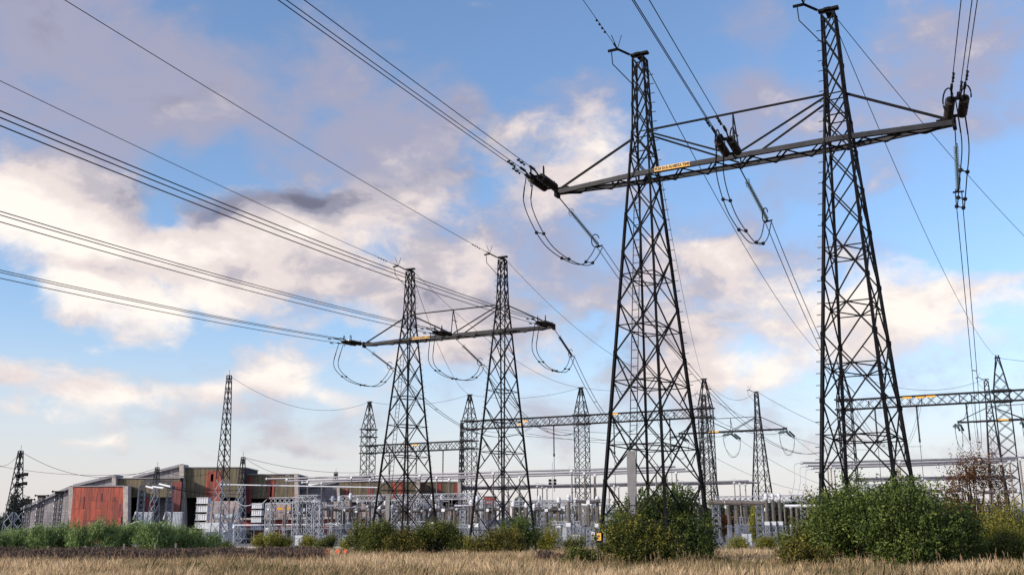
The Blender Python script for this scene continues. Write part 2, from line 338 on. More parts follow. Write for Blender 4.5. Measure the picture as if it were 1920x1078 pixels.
def bush(name, label, cat, loc, lobes, n, leaf, m, group=None, spread=.2, per=14, updir=0.0, stems=7, shell=.5, aspect=.55, trunk=None, part='foliage', carve=None):
    t = thing(name, label, cat, loc, 0, group); t['_o'] = (0, 0, 0)
    p, tone = cluster(lobes, n, per, spread, shell)
    if carve:
        q = p+np.array(loc); k_ = carve(q); p, tone = p[~k_], tone[~k_]
    if n > 15000:      # long shoots standing out of the crown
        lo_ = np.array(lobes, float); k_ = rng.choice(len(lo_), 70); a_ = rng.uniform(0, 6.28, 70); b0 = lo_[k_, :3]+np.stack([np.cos(a_)*lo_[k_, 3]*.7, np.sin(a_)*lo_[k_, 4]*.7, lo_[k_, 5]*.7], 1)
        dr = np.stack([np.cos(a_)*.35, np.sin(a_)*.35, np.ones(70)], 1)*rng.uniform(.35, .85, 70)[:, None]; tt_ = rng.random((70, 16)); q_ = (b0[:, None]+dr[:, None]*tt_[..., None]).reshape(-1, 3)+rng.normal(size=(70*16, 3))*.05
        p = np.concatenate([p, q_]); tone = np.concatenate([tone, .45+.5*rng.random(70*16)])
    leafmesh(part, p, leaf, tone, m, aspect, updir, t)
    mb = MB()
    if trunk:
        h, r = trunk; mb.tube([(0, 0, -.1), (.05*r, 0, h*.35), (-.1, .05, h*.7), (.05, 0, h)], [r*1.3, r, r*.7, r*.2], 7)
    for k in range(stems):
        lb = lobes[k % len(lobes)]; a = random.uniform(0, 6.3); e = Vector((lb[0]+math.cos(a)*lb[3]*.5, lb[1]+math.sin(a)*lb[4]*.5, lb[2]+lb[5]*random.uniform(.1, .7)))
        b = Vector((random.uniform(-.3, .3), random.uniform(-.2, .2), 0 if not trunk else trunk[0]*random.uniform(.25, .75)))
        if trunk: b.x *= .1; b.y *= .1
        mid = b.lerp(e, .5)+Vector((random.uniform(-.1, .1), 0, .15)); mb.tube([b, mid, e], [.045, .03, .01] if not trunk else [trunk[1]*.45, trunk[1]*.25, .02], 5)
    mb.build('trunk' if trunk else 'stem', M['bark'], t)
    return t

# ------------------------------------------------------------------ ground
def ground():
    xs = [-3000, -800, -300]+list(range(-120, 161, 8))+[300, 800, 3000]; ys = [-200, -60, 0, 20]+list(range(28, 120, 4))+[140, 180, 260, 500, 1200, 4000]
    mb = MB()
    for y in ys:
        for x in xs: mb.v.append(Vector((x, y, gz(y))))
    w = len(xs)
    for j in range(len(ys)-1):
        for i in range(w-1): mb.f.append((j*w+i, j*w+i+1, (j+1)*w+i+1, (j+1)*w+i))
    g = mb.build('ground', mat('field_soil', (.09, .06, .035), .95, 0, 0, .35, .3, 6, (.3, .21, .12)), smooth=True); tag(g, None, None, None, 'structure')
    y = MB(); A = [(-140, 118), (-20, 118), (50, 118), (170, 118), (170, 330), (-140, 330)]
    y.quad(*[(a, b, -.4+.02) for a, b in A]); o = y.build('gravel_yard', M['gravel']); tag(o, None, None, None, 'structure')
ground()

# ------------------------------------------------------------------ lattice work
def lattice(mb, corner, hs, w, cross=True, rings=(), sub=(), wb=None, legs=None, lw=None):
    """corner(i,h) -> point of leg i (0..3) at height h; X bracing between heights hs on the four faces"""
    wb = wb or w
    for k in range(len(hs)-1):
        h0, h1 = hs[k], hs[k+1]
        for i in range(4):
            j = (i+1) % 4; a0, a1, b0, b1 = corner(i, h0), corner(i, h1), corner(j, h0), corner(j, h1)
            mb.bar(a0, b1, w); mb.bar(b0, a1, w*.97)
            if k in sub:
                x = (a0+b1+b0+a1)/4
                wa = (a1-b1).length; wb_ = (a0-b0).length; t = wb_/(wa+wb_); x = a0.lerp(b1, t)
                la, lb = a0.lerp(a1, t), b0.lerp(b1, t)
                for q, l in ((a0.lerp(x, .5), la), (a1.lerp(x, .5), la), (b0.lerp(x, .5), lb), (b1.lerp(x, .5), lb)): mb.bar(l, q, w*.6)
    for h in rings:
        for i in range(4): mb.bar(corner(i, h), corner((i+1) % 4, h), w*.8)
JH = [0.0, 3.85, 7.15, 10.22, 12.89, 15.6, 17.72, 19.6, 21.1, 22.49, 24.15, 25.72, 26.9]
RH = [1.97, 5.61, 8.8, 11.67, 14.4]
def wid(h, k):
    w0, wB, wT = ((1.703, .442, .30), (3.384, .40, .30))[k]
    if k == 1 and h < 22.49 and h > 19: pass
    return w0+(wB-w0)*h/22.49 if h < 22.49 else wB+(wT-wB)*(h-22.49)/4.86
SPAN, LO, HB, HT, HTIE = 10.21, 5.19, 19.99, 27.35, 22.49
class Frame:
    def __init__(s, X, Y, yaw, z0): s.o = Vector((X, Y, z0)); a = R(yaw); s.U = Vector((math.cos(a), math.sin(a), 0)); s.V = Vector((-math.sin(a), math.cos(a), 0)); s.yaw = a
    def p(s, u, v, h): return s.o+s.U*u+s.V*v+Vector((0, 0, h))
P1 = Frame(7.131, 51.138, -28.25, 0); P2 = Frame(-10.105, 96.676, -25.5, -.376)
P3 = Frame(37.0, 194.0, -27, -.4); P4 = Frame(82.6, 174.2, -27, -.4)
SG = [(-1, -1), (1, -1), (1, 1), (-1, 1)]
def portal(fr, label, detail, cut=None, signs=True, tower_px=1.0, steel='dark', bs='beam'):
    t = thing('transmission_portal', label, 'pylon', tuple(fr.o), 0, 'double-mast power line portals')
    k = tower_px; masts = []
    for n in (0, 1):
        u0 = n*SPAN
        cor = lambda i, h, u0=u0: fr.p(u0+SG[i][0]*wid(h, 0), SG[i][1]*wid(h, 1), h)
        mb = MB(); lattice(mb, cor, JH, .062*k, rings=RH+[21.3, 22.49, 26.9], sub=(0, 1, 2) if detail else (0,))
        if detail:
            for h in RH:   # plan bracing inside the rings
                mids = [(cor(i, h)+cor((i+1) % 4, h))/2 for i in range(4)]
                for i in range(4): mb.bar(mids[i], mids[(i+1) % 4], .05)
            for h in JH[1:-2]:
                for i in range(4):
                    c_ = cor(i, h); mb.bar(c_-Vector((0, 0, .11)), c_+Vector((0, 0, .11)), .2*min(1, .5+wid(h, 0)*.4), .2*min(1, .5+wid(h, 0)*.4))
        ms = mb.build('lattice_mast', M[steel], t); masts.append(ms)
        for i in range(4):
            lb = MB(); hs = [0, 3.85, 10.22, 17.72, 22.49, 26.9]; ws = [.15, .14, .125, .105, .08] if detail else [.18, .17, .15, .13, .1]
            for a, b, w_ in zip(hs, hs[1:], ws): lb.bar(cor(i, a), cor(i, b), w_*k, w_*k)
            if detail: lb.box(cor(i, 0)-Vector((0, 0, 0)), (.5, .5, .3), fr.yaw)
            lb.build('leg', M[steel], ms)
        cp = MB(); tp = fr.p(u0, 0, 27.1); cp.bar(fr.p(u0-.5, 0, 27.2), fr.p(u0+.5, 0, 27.2), .3, .13); cp.bar(fr.p(u0, -.5, 27.05), fr.p(u0, .5, 27.05), .3, .12)
        # arcing horn holder that carries the earth wire, reaching out at the left
        a = fr.p(u0-.5, -.2, 27.2); b = fr.p(u0-1.1, -.5, 27.55); cp.bar(a, b, .1); cp.bar(b, fr.p(u0-1.6, -.7, 27.45), .12); cp.bar(b, b+Vector((-.32, 0, .85)), .035); cp.bar(b, b+Vector((.24, 0, .85)), .035)
        cp.tube([b+Vector((-.35, 0, 0)), b+Vector((-.3, 0, -.9)), fr.p(u0-.4, 0, 25.4)], .03, 4)
        cp.build('peak_cap', M[steel], ms)
        if detail or n == 0:
            ld = MB(); v = .55
            def lp(h, s_, u0=u0): 
                ww = wid(h, 0); return fr.p(u0-.05+s_*.22*max(.55, k*.8), -wid(h, 1)-.07, h)
            hh = [2.2+(18.5-2.2)*i/10 for i in range(11)]
            for s_ in (-1, 1):
                for a, b in zip(hh, hh[1:]): ld.bar(lp(a, s_), lp(b, s_), .035*k)
            h = 2.3
            while h < 18.4: ld.bar(lp(h, -1), lp(h, 1), .03*k); h += .42 if detail else .8
            if n == 0: ld.build('ladder', M['mast'], ms)
        if detail and n == 0:
            g = MB(); pa, pb = lp(4.7, 0), lp(2.75, 0); g.box((pa+pb)/2+fr.V*-.07, (.44, .05, (pa-pb).z+1.1), fr.yaw); g.build('ladder_guard', M['guard'], ms)
            sb = MB()
            for i, h in enumerate(np.arange(4, 26.5, .55)): q = cor(2, h); sb.bar(q, q+fr.U*.28, .03)
            sb.build('step_bolt_row', M[steel], ms)
        if detail and n == 1:
            sb = MB()
            for i, h in enumerate(np.arange(4, 26.5, .55)): q = cor(0, h); sb.bar(q, q-fr.U*.28, .03)
            sb.build('step_bolt_row', M[steel], ms)
    # crossarm: two channel chords that meet at the tips, lacing between
    def hv(u): 
        if u < 0: return .12+(.75-.12)*(u+LO)/LO
        if u > SPAN: return .12+(.75-.12)*(SPAN+LO-u)/LO
        return .75
    us = [-LO, 0, SPAN, SPAN+LO]; dz = .15
    ch = MB()
    for s_ in (-1, 1):
        for a, b in zip(us, us[1:]):
            ch.bar(fr.p(a, s_*hv(a), HB), fr.p(b, s_*hv(b), HB), .05, .25)
            for q in (-.115, .115): ch.bar(fr.p(a, s_*(hv(a)-.06), HB+q), fr.p(b, s_*(hv(b)-.06), HB+q), .14, .03)
    arm = ch.build('crossarm', M[bs], t)
    lc = MB(); n = 22; 
    for i in range(n):
        a = -LO+.4+(SPAN+2*LO-.8)*i/n; b = -LO+.4+(SPAN+2*LO-.8)*(i+1)/n; s_ = 1 if i % 2 else -1
        lc.bar(fr.p(a, s_*hv(a), HB-.17), fr.p(b, -s_*hv(b), HB-.17), .09, .04)
        if i % 2: lc.bar(fr.p(a, s_*hv(a), HB+.13), fr.p(b, -s_*hv(b), HB+.13), .07, .03)
    lc.build('crossarm_lacing', M[steel], arm)
    for s_, u in ((-1, -LO), (1, SPAN+LO)):
        e = MB(); e.box(fr.p(u, 0, HB), (.16, .5, .55), fr.yaw); e.box(fr.p(u-s_*.35, 0, HB+.2), (.8, .34, .08), fr.yaw); e.build('end_plate', M[steel], arm)
    # tie rods
    def rod(a, b, w=.1): r_ = MB(); r_.bar(a, b, w*k); r_.build('tie_rod', M[steel], t)
    w_ = .45
    rod(fr.p(-w_, -.3, HTIE-.3), fr.p(-LO+.15, 0, HB+.18)); rod(fr.p(w_, -.35, HTIE), fr.p(SPAN-w_, -.35, HTIE+.02), .09)
    for v in (-.35, .35):
        rod(fr.p(w_, v, HTIE-.1), fr.p(SPAN/2-.1, v*2, HB+.16), .085); rod(fr.p(SPAN-w_, v, HTIE-.1), fr.p(SPAN/2+.25, v*2, HB+.16), .085)
    rod(fr.p(SPAN+w_, -.1, HTIE), fr.p(SPAN+LO-.2, 0, HB+.2), .11)
    kp = MB(); kp.bar(fr.p(SPAN/2, -.35, HTIE), fr.p(SPAN/2, -.7, HB+.15), .06*k); kp.bar(fr.p(SPAN/2, -.35, HTIE), fr.p(SPAN/2, .7, HB+.15), .06*k); kp.bar(fr.p(SPAN/2, -.5, HTIE-1), fr.p(SPAN/2, .4, HTIE-1), .05*k); kp.build('hanger_strut', M[steel], t)
    if signs:
        nm = MB(); nm.box(fr.p(1.85, -.75-.045, HB+.02), (1.95, .03, .24), fr.yaw); pl = nm.build('name_plate', M['yellow'], t)
        if detail:
            cu = bpy.data.curves.new('t', 'FONT'); cu.body = 'PL24 S1-2 ALVESTA T240'; cu.size = .2; cu.align_x = 'CENTER'; cu.align_y = 'CENTER'; cu.extrude = .004; cu.space_character = 1.0; cu.offset = .012
            ob = bpy.data.objects.new('t', cu); C.objects.link(ob); dg = bpy.context.evaluated_depsgraph_get(); me = bpy.data.meshes.new_from_object(ob.evaluated_get(dg)); bpy.data.objects.remove(ob)
            xs = [v.co.x for v in me.vertices]; f_ = 1.9/(max(xs)-min(xs))
            mw = Matrix.Translation(fr.p(1.85, -.75-.068, HB+.02)-fr.o) @ Matrix.Rotation(fr.yaw, 4, 'Z') @ Matrix.Rotation(math.pi/2, 4, 'X') @ Matrix.Diagonal((f_, 1, 1, 1))
            me.transform(mw); me.materials.clear(); me.materials.append(M['ink']); tx = bpy.data.objects.new('lettering', me); C.objects.link(tx); tx.parent = pl
            ws = MB(); q = fr.p(-wid(1.1, 0)-.02, -wid(1.1, 1)-.14, 1.28); ws.box(q, (.22, .03, .34), fr.yaw); s2 = ws.build('warning_sign', M['yellow'], t)
            sy = MB(); q2 = q-fr.V*.02; sy.quad(q2+fr.U*-.07+Vector((0, 0, -.02)), q2+fr.U*.07+Vector((0, 0, -.02)), q2+Vector((0, 0, .12))); sy.box(q2+Vector((0, 0, -.09)), (.15, .006, .03), fr.yaw); sy.build('warning_symbol', M['ink'], s2)
    return t
portal(P1, 'tall dark portal pylon at the right, nearest of all, feet in green bushes', True)
portal(P2, 'second dark portal pylon left of the nearest one, standing in bushes before the red halls', True, tower_px=1.05)
portal(P3, 'distant portal pylon with crossarm seen between the masts of the nearest pylon', False, tower_px=1.25, steel='mast', bs='mast')
portal(P4, 'distant portal pylon at the right edge, partly out of the picture', False, tower_px=1.25, steel='mast', bs='mast')

# ------------------------------------------------------------------ insulator strings, conductors
LD = Vector((-math.sin(R(21.5)), -math.cos(R(21.5)), 0))       # the line leaves towards the camera side in this direction
LS = LD.cross(Vector((0, 0, 1))).normalized()                  # sideways of the line
SLOPE, CURV = -.075, .00016
TRI = [(-.26, .16), (.26, .16), (0, -.26)]
PH = [-LO, SPAN/2, SPAN+LO]; NAMES = ['left', 'middle', 'right']
def tension(fr, u, label, L=4.4, near=True):
    a = fr.p(u, -.3 if u == SPAN/2 else 0, HB); d = (LD+Vector((0, 0, SLOPE))).normalized()
    t = thing('tension_insulator', label, 'insulator', tuple(a), 0, 'double tension insulator strings')
    hw = MB(); s0 = 1.1
    hw.bar(a, a+d*s0, .07); hw.bar(a+d*s0+LS*.3, a+d*s0-LS*.3, .1, .12); hw.build('yoke', M['dark'], t); hw = MB(); hw.bar(a+d*(L-.75)+LS*.42, a+d*(L-.75)-LS*.42, .1, .14); hw.bar(a+d*(L-.8), a+d*L, .09)
    for s_ in (-1, 0, 1): hw.bar(a+d*(L-.7)+LS*s_*.25, a+d*L+LS*s_*.26+Vector((0, 0, .16 if s_ else -.26)), .06)
    hw.build('yoke', M['dark'], t)
    for s_ in (-1, 1):
        i_ = MB(); i_.ribs(a+d*(s0+.15)+LS*s_*.29, a+d*(L-.85)+LS*s_*.29, .05, .215, 13, 12); i_.build('disc_string', M['disc'], t)
        rg = MB(); rg.ring(a+d*(L-1.15)+LS*s_*.36+Vector((0, 0, .12)), d*.4+LS, .5, .035, 20, 320); rg.build('corona_ring', M['dark'], t); rg = MB(); rg.ring(a+d*(s0+.2)+LS*s_*.3, d*.4+LS, .3, .018, 0, 220); rg.build('arcing_horn', M['dark'], t)
    return a+d*L
def sagline(p, n=40, L=210, off=Vector((0, 0, 0)), slope=SLOPE, curv=CURV, rad=.022, dirv=None):
    D = dirv or LD; return [p+off+D*s+Vector((0, 0, slope*s+curv*s*s)) for s in [L*(i/n)**1.5 for i in range(n+1)]], rad
def wire(name, label, pts, rad, group, cat='power line', m='wire', k=5, extra=None):
    mb = MB(); mb.tube(pts, rad, k)
    if extra: extra(mb)
    o = mb.build(name, M[m], None, org=tuple(pts[0])); return tag(o, label, cat, group)
ENDS = {}
for fr, who, rw in ((P1, 'nearest pylon', .018), (P2, 'second pylon', .026)):
    for u, nm in zip(PH, NAMES):
        e = tension(fr, u, f'double string of dark discs at the {nm} of the crossarm of the {who}')
        ENDS[who, nm] = e
        for q, (sx, sz) in enumerate(TRI):
            off = -LS*sx+Vector((0, 0, sz)); pts, _ = sagline(e, off=off, slope=SLOPE if fr is P1 else -.089, curv=CURV if fr is P1 else .00056)
            def ex(mb, pts=pts):
                mb.bar(pts[0], pts[0]+(pts[6]-pts[0]).normalized()*.7, .1)
                for s_ in (1.7, 2.2) if fr is P1 else (1.7,):
                    for i in range(len(pts)-1):
                        pass
                    d_ = (pts[3]-pts[2]).normalized(); c_ = pts[0]+(pts[8]-pts[0]).normalized()*s_; mb.bar(c_, c_-Vector((0, 0, .14)), .06); mb.bar(c_-d_*.18-Vector((0, 0, .14)), c_+d_*.18-Vector((0, 0, .14)), .03); mb.ball(c_-d_*.2-Vector((0, 0, .14)), .06, 6); mb.ball(c_+d_*.2-Vector((0, 0, .14)), .06, 6)
            pos = ('upper left', 'upper right', 'lower')[q]
            wire('conductor', f'{pos} wire of the overhead bundle from the {nm} double string of the {who}', pts, rw, 'overhead conductors', extra=ex)
# earth wires over the peaks towards the camera side
for fr, who in ((P1, 'nearest pylon'), (P2, 'second pylon')):
    for n, nm in ((0, 'left'), (1, 'right')):
        a = fr.p(n*SPAN-1.1, -.5, 27.55); pts, _ = sagline(a, slope=-.05 if fr is P1 else -.035, curv=.00012 if fr is P1 else .00035)
        def ex2(mb, pts=pts):
            c_ = (pts[8]-pts[0]).normalized(); mb.bar(pts[0], pts[0]+c_*.8, .07)
            for s_ in (2.5, 3.0, 3.5, 4): mb.ball(pts[0]+c_*s_-Vector((0, 0, .06)), .07, 6)
        wire('earth_wire', f'thin earth wire from the {nm} peak of the {who} running over the camera', pts, .017 if fr is P1 else .022, 'earth wires', 'wire', extra=ex2)
# downlead strings and downleads towards the gantry
def spline(P, n=8):
    P = [Vector(p) for p in P]; out = []
    Q = [P[0]*2-P[1]]+P+[P[-1]*2-P[-2]]
    for i in range(1, len(Q)-2):
        for k in range(n):
            t = k/n; a, b, c, d = Q[i-1], Q[i], Q[i+1], Q[i+2]
            out.append(.5*((2*b)+(c-a)*t+(2*a-5*b+4*c-d)*t*t+(3*b-a-3*c+d)*t**3))
    return out+[P[-1]]
GA = [Vector((-27.4, 192.4, 0)), Vector((-7.8, 182.8, 0)), Vector((11.9, 173.9, 0)), Vector((31.5, 164.1, 0)), Vector((51, 154.3, 0)), Vector((70.5, 144.4, 0)), Vector((90, 134.6, 0))]
def gpt(i, t, z): q = GA[i].lerp(GA[i+1], t); return Vector((q.x, q.y, z))
def suspension(fr, u, e, name, label, landing, who, nm, jump, jl):
    """e: lower end of the single string; landing: point on the gantry truss"""
    a = fr.p(u, .15, HB-.2)
    t = thing('suspension_insulator', label, 'insulator', tuple(a), 0, 'single downlead insulator strings')
    hw = MB(); L_ = (e-a).length; d = (e-a).normalized(); hw.bar(a, a+d*L_*.28, .045); hw.build('link', M['dark'], t); hw = MB(); hw.bar(a+d*L_*.97, e, .06)
    sd_ = d.cross(Vector((0, 0, 1))).normalized(); hw.bar(e-sd_*.25, e+sd_*.25, .07); hw.build('yoke', M['dark'], t)
    i_ = MB(); i_.ribs(a+d*L_*.28, a+d*L_*.97, .04, .125, 24, 8); i_.build('disc_string', M['glass' if fr is not P2 else 'disc'], t)
    rg = MB(); rg.ring(a+d*L_*.9+Vector((0, 0, .05)), d*.3+sd_, .36, .03, 0, 300); rg.build('corona_ring', M['dark'], t); rg = MB(); rg.ring(a+d*L_*.31, d*.3+sd_, .22, .014, 0, 250); rg.build('arcing_horn', M['dark'], t)
    for s_ in (-1, 1):
        off = Vector((.2*s_, .1*s_, 0)); n = 40; sag = .045
        p0, p1 = e+off, landing+off; D = (p1-p0).length
        pts = [p0.lerp(p1, i/n)-Vector((0, 0, 4*sg_(fr)*(i/n)*(1-i/n))) for i in range(n+1)]
        def ex(mb, p=pts, s_=s_):
            if s_ > 0:
                for f_ in (.2, .45, .7): mb.bar(p[int(n*f_)], p[int(n*f_)]-off*2, .05)
        wire('downlead', f'{"left" if s_ < 0 else "right"} wire running down from the {nm} single string of the {who}', pts, .021 if fr is P1 else .03, 'downlead conductors', extra=ex)
    # jumper loop: two slack wires between the string ends
    for s_ in (-1, 1):
        pl = [Vector(p)+Vector((.2*s_, .1*s_, 0)) for p in jump]; pts = spline(pl)
        def ex3(mb, p=pts, s_=s_):
            for i_ in jl:
                q = p[min(len(p)-1, i_)]; mb.ball(q, .1, 7)
                if s_ > 0: mb.bar(q, q-Vector((.4, .2, 0)), .04)
            mb.bar(p[3], p[6], .06)
        wire('jumper_loop', f'{"left" if s_ < 0 else "right"} wire of the slack loop under the {nm} of the {who} crossarm', pts, .026 if fr is P1 else .032, 'jumper loops', extra=ex3)
def sg_(fr): return 9.5 if fr is P1 else 4.5
def tipY(fr, u): return fr.p(u, 0, 0).y
def jpts(fr, pix, u, y0, y1):
    n = len(pix); Y = tipY(fr, u); return [at(px, py, Y+y0+(y1-y0)*i/(n-1)) for i, (px, py) in enumerate(pix)]
JP = {(1, 0): [(972, 335), (990, 385), (1022, 452), (1060, 485), (1095, 497), (1112, 483), (1124, 462)],
      (1, 1): [(1342, 280), (1350, 325), (1368, 390), (1392, 432), (1415, 457), (1432, 447), (1440, 415)],
      (1, 2): [(1812, 205), (1810, 270), (1806, 335), (1803, 372), (1801, 392), (1799, 380), (1797, 360)],
      (2, 0): [(614, 652), (630, 685), (652, 711), (680, 722), (708, 723), (727, 706), (736, 690)],
      (2, 1): [(793, 645), (808, 676), (826, 699), (852, 710), (880, 712), (897, 700), (905, 684)],
      (2, 2): [(993, 625), (1002, 655), (1020, 684), (1040, 695), (1057, 697), (1068, 684), (1073, 668)]}
LAND = {(1, 0): (4, .12), (1, 1): (4, .5), (1, 2): (4, .82), (2, 0): (1, .62), (2, 1): (2, .08), (2, 2): (2, .52)}
for k_, fr, who in ((1, P1, 'nearest pylon'), (2, P2, 'second pylon')):
    for j, (u, nm) in enumerate(zip(PH, NAMES)):
        jp = jpts(fr, JP[k_, j], u, -3.2, 1.8); jp[0] = ENDS[who, nm]+Vector((0, 0, -.25)); gi, gt = LAND[k_, j]
        suspension(fr, u, jp[-1], 's', f'single slanting string of discs below the {nm} of the {who} crossarm', gpt(gi, gt, 20.0), who, nm, jp, (14, 24, 36))

# ------------------------------------------------------------------ gantry rows
def sqmast(mb, base, z1, w0, w1, zt, rz, bw=.09, lw=.13, step=1.7, z0=-.4):
    """square lattice mast: width w0 up to height z1, narrowing to w1 at zt"""
    c, s_ = math.cos(rz), math.sin(rz)
    def cor(i, h):
        w = w0 if h < z1 else w0+(w1-w0)*(h-z1)/(zt-z1); a, b = SG[i][0]*w/2, SG[i][1]*w/2
        return Vector((base[0]+a*c-b*s_, base[1]+a*s_+b*c, h))
    hs = [z0]; 
    while hs[-1] < zt-step*.8: hs.append(hs[-1]+step)
    hs[-1] = zt
    lattice(mb, cor, hs, bw)
    for i in range(4):
        mb.bar(cor(i, z0), cor(i, z1), lw); mb.bar(cor(i, z1), cor(i, zt), lw)
    for h in (z1,):
        for i in range(4): mb.bar(cor(i, h), cor((i+1) % 4, h), lw)
    return cor
def truss(mb, a, b, h=1.45, w=1.3, step=1.5, lw=.15, bw=.075):
    a = Vector(a); b = Vector(b); d = (b-a).normalized(); s_ = d.cross(Vector((0, 0, 1))).normalized()*w/2; n = max(2, round((b-a).length/step)); z = Vector((0, 0, h/2))
    for sg in (-1, 1):
        for zz in (-1, 1): mb.bar(a+s_*sg+z*zz, b+s_*sg+z*zz, lw)
        for i in range(n):
            p, q = a.lerp(b, i/n), a.lerp(b, (i+1)/n); mb.bar(p+s_*sg-z, q+s_*sg+z, bw); mb.bar(p+s_*sg+z, q+s_*sg-z, bw)
    for i in range(n):
        p, q = a.lerp(b, i/n), a.lerp(b, (i+1)/n)
        for zz in (-1, 1): mb.bar(p+s_*(1 if i % 2 else -1)+z*zz, q-s_*(1 if i % 2 else -1)+z*zz, bw)
GYAW = math.atan2(GA[5].y-GA[0].y, GA[5].x-GA[0].x); ZT = 25.6; ZG = 20.05
t = thing('gantry', 'long lattice gantry with four masts crossing behind the second pylon', 'gantry', tuple(GA[0]), 0, 'lattice busbar gantries')
for i in (0, 1, 2, 3):
    mb = MB(); sqmast(mb, GA[i], 20.8 if i else 20.3, 2.0, .35, ZT, GYAW, .075, .13)
    mb.box((GA[i].x, GA[i].y, ZT), (1.0, .5, .12), GYAW); ms = mb.build('gantry_mast', M['mast'], t)
    for z in ([20.8, 19.3] if i else [20.3, 18.9, 15.8, 17.2])+([15.9, 17.3] if i == 1 else []):
        pb = MB(); 
        for sg in (-1, 1): q = Vector((GA[i].x, GA[i].y, z)); du = Vector((math.cos(GYAW), math.sin(GYAW), 0)); dv = Vector((-du.y, du.x, 0)); pb.bar(q-du*1.3+dv*sg*1.05, q+du*1.3+dv*sg*1.05, .22)
        pb.build('collar', M['mast'], ms)
for i, z in ((0, 16.55), (1, ZG), (2, ZG)):
    mb = MB(); truss(mb, GA[i]+Vector((0, 0, z)), GA[i+1]+Vector((0, 0, z))); mb.build('gantry_beam', M['mast'], t)
for i, tt, z in ((0, .42, 16.9), (0, .5, 16.9), (1, .48, 19.7), (1, .53, 20.2), (2, .3, 20.6)):
    q = gpt(i, tt, z); yp = MB(); yp.box(q+Vector((-.4, -.75, 0)), (1.0, .04, .28), GYAW); yp.build('marker_plate', M['yellow'], t)
t = thing('gantry', 'lattice gantry at the right, its beam crossing behind the nearest pylon', 'gantry', tuple(GA[4]), 0, 'lattice busbar gantries')
for i in (4, 5, 6):
    mb = MB(); sqmast(mb, GA[i], 20.8, 2.0, .3, ZT+(.4 if i == 5 else 0), GYAW, .075, .13)
    mb.box((GA[i].x, GA[i].y, ZT), (.8, .5, .12), GYAW); ms = mb.build('gantry_mast', M['mast'], t)
    for z in (20.8, 19.3):
        pb = MB()
        for sg in (-1, 1): q = Vector((GA[i].x, GA[i].y, z)); pb.bar(q-du*1.3+dv*sg*1.05, q+du*1.3+dv*sg*1.05, .24)
        pb.build('collar', M['mast'], ms)
for i in (4, 5):
    mb = MB(); truss(mb, GA[i]+Vector((0, 0, ZG)), GA[i+1]+Vector((0, 0, ZG))); mb.build('gantry_beam', M['mast'], t)
for tt, z in ((.42, 20.5), (.5, 20.45), (.57, 20.5)): q = gpt(4, tt, z); yp = MB(); yp.box(q+Vector((-.4, -.78, 0)), (1.3, .04, .26), GYAW); yp.build('marker_plate', M['yellow'], t)
# contact poles hanging from the gantry beams
def hanger():
    t = thing('hanging_contact_pole', '', 'contact pole'); a = MB(); a.box((0, 0, .1), (1.7, .5, .16)); a.bar((-.7, 0, .1), (-.7, 0, 1.3), .12); a.bar((.7, 0, .1), (.7, 0, 1.3), .12); a.build('bracket', M['mast'], t)
    b = MB(); b.ribs((0, 0, 0), (0, 0, -4.2), .1, .17, 16, 6); b.build('insulator', M['disc'], t)
    c = MB(); c.bar((0, 0, -4.2), (0, 0, -5.6), .07); c.box((0, 0, -4.9), (.3, .3, .25)); c.bar((-.9, 0, -5.6), (.9, 0, -5.6), .08); c.build('contact_bar', M['mast'], t)
    return t
def hangerl():
    t = thing('long_contact_pole', '', 'contact pole'); a = MB(); a.box((0, 0, .1), (1.9, .5, .16)); a.bar((-.8, 0, .1), (-.8, 0, 1.3), .12); a.bar((.8, 0, .1), (.8, 0, 1.3), .12); a.build('bracket', M['mast'], t)
    b = MB(); b.ribs((0, 0, 0), (0, 0, -5.0), .1, .16, 18, 6); b.build('insulator', M['disc'], t)
    c = MB(); c.bar((0, 0, -5.0), (0, 0, -11.2), .07); c.box((0, 0, -5.0), (.25, .25, .5)); c.build('contact_rod', M['mast'], t)
    return t
hp = Proto(hanger()); hl = Proto(hangerl())
for k, tt in enumerate((.22, .49, .75)): hp.put(gpt(0, tt, 15.7), GYAW, f'{ORD[k]} short pole with crossbar hanging under the leftmost gantry beam', 'contact poles under the gantry beams')
for k, (i, tt) in enumerate(((1, .27), (1, .76), (2, .27), (2, .72))): hl.put(gpt(i, tt, 19.2), GYAW, f'long thin hanging pole under the long middle gantry, {ORD[k]} from the left', 'contact poles under the gantry beams')
for k, tt in enumerate((.2, .47, .78)): hl.put(gpt(4, tt, 19.2), GYAW, f'long thin hanging pole under the right gantry beam, {ORD[k]} from the left', 'contact poles under the gantry beams')

# strings of the distant pylons and thin lines between mast tops
def hang(a, b, sag, n=24): return [a.lerp(b, i/n)-Vector((0, 0, 4*sag*(i/n)*(1-i/n))) for i in range(n+1)]
def top(fr, n): return fr.p(n*SPAN, 0, 27.3)
def gt(i): return Vector((GA[i].x, GA[i].y, ZT))
def line(label, a, b, sag, r=.026, group='earth wires', name='earth_wire', cat='wire'): return wire(name, label, hang(Vector(a), Vector(b), sag), r, group, cat, k=4)
line('thin wire from the left peak of the second pylon down to the mast behind it', top(P2, 0), gt(1), 2.5)
line('thin wire from the second pylon\'s left peak to the mast between both near pylons', top(P2, 0), gt(2), 2.5)
line('thin wire from the right peak of the second pylon passing behind the nearest pylon', top(P2, 1), gt(3), 4.2)
line('thin wire from the nearest pylon\'s left peak to the mast behind its right tower', top(P1, 0), gt(4), 3.5)
line('thin wire from the nearest pylon\'s left peak to the mast beside the distant pylon', top(P1, 0), gt(3), 3.0, .018)
line('thin wire from the nearest pylon\'s right peak to the mast at the right edge', top(P1, 1), gt(5), 3.0, .02)
line('thin wire from the right peak of the nearest pylon leaving at the right edge', top(P1, 1), gt(6), 4, .02)
line('thin wire linking the tall mast by the halls with the first gantry mast', at(430, 704, 150), gt(0), 3.2)
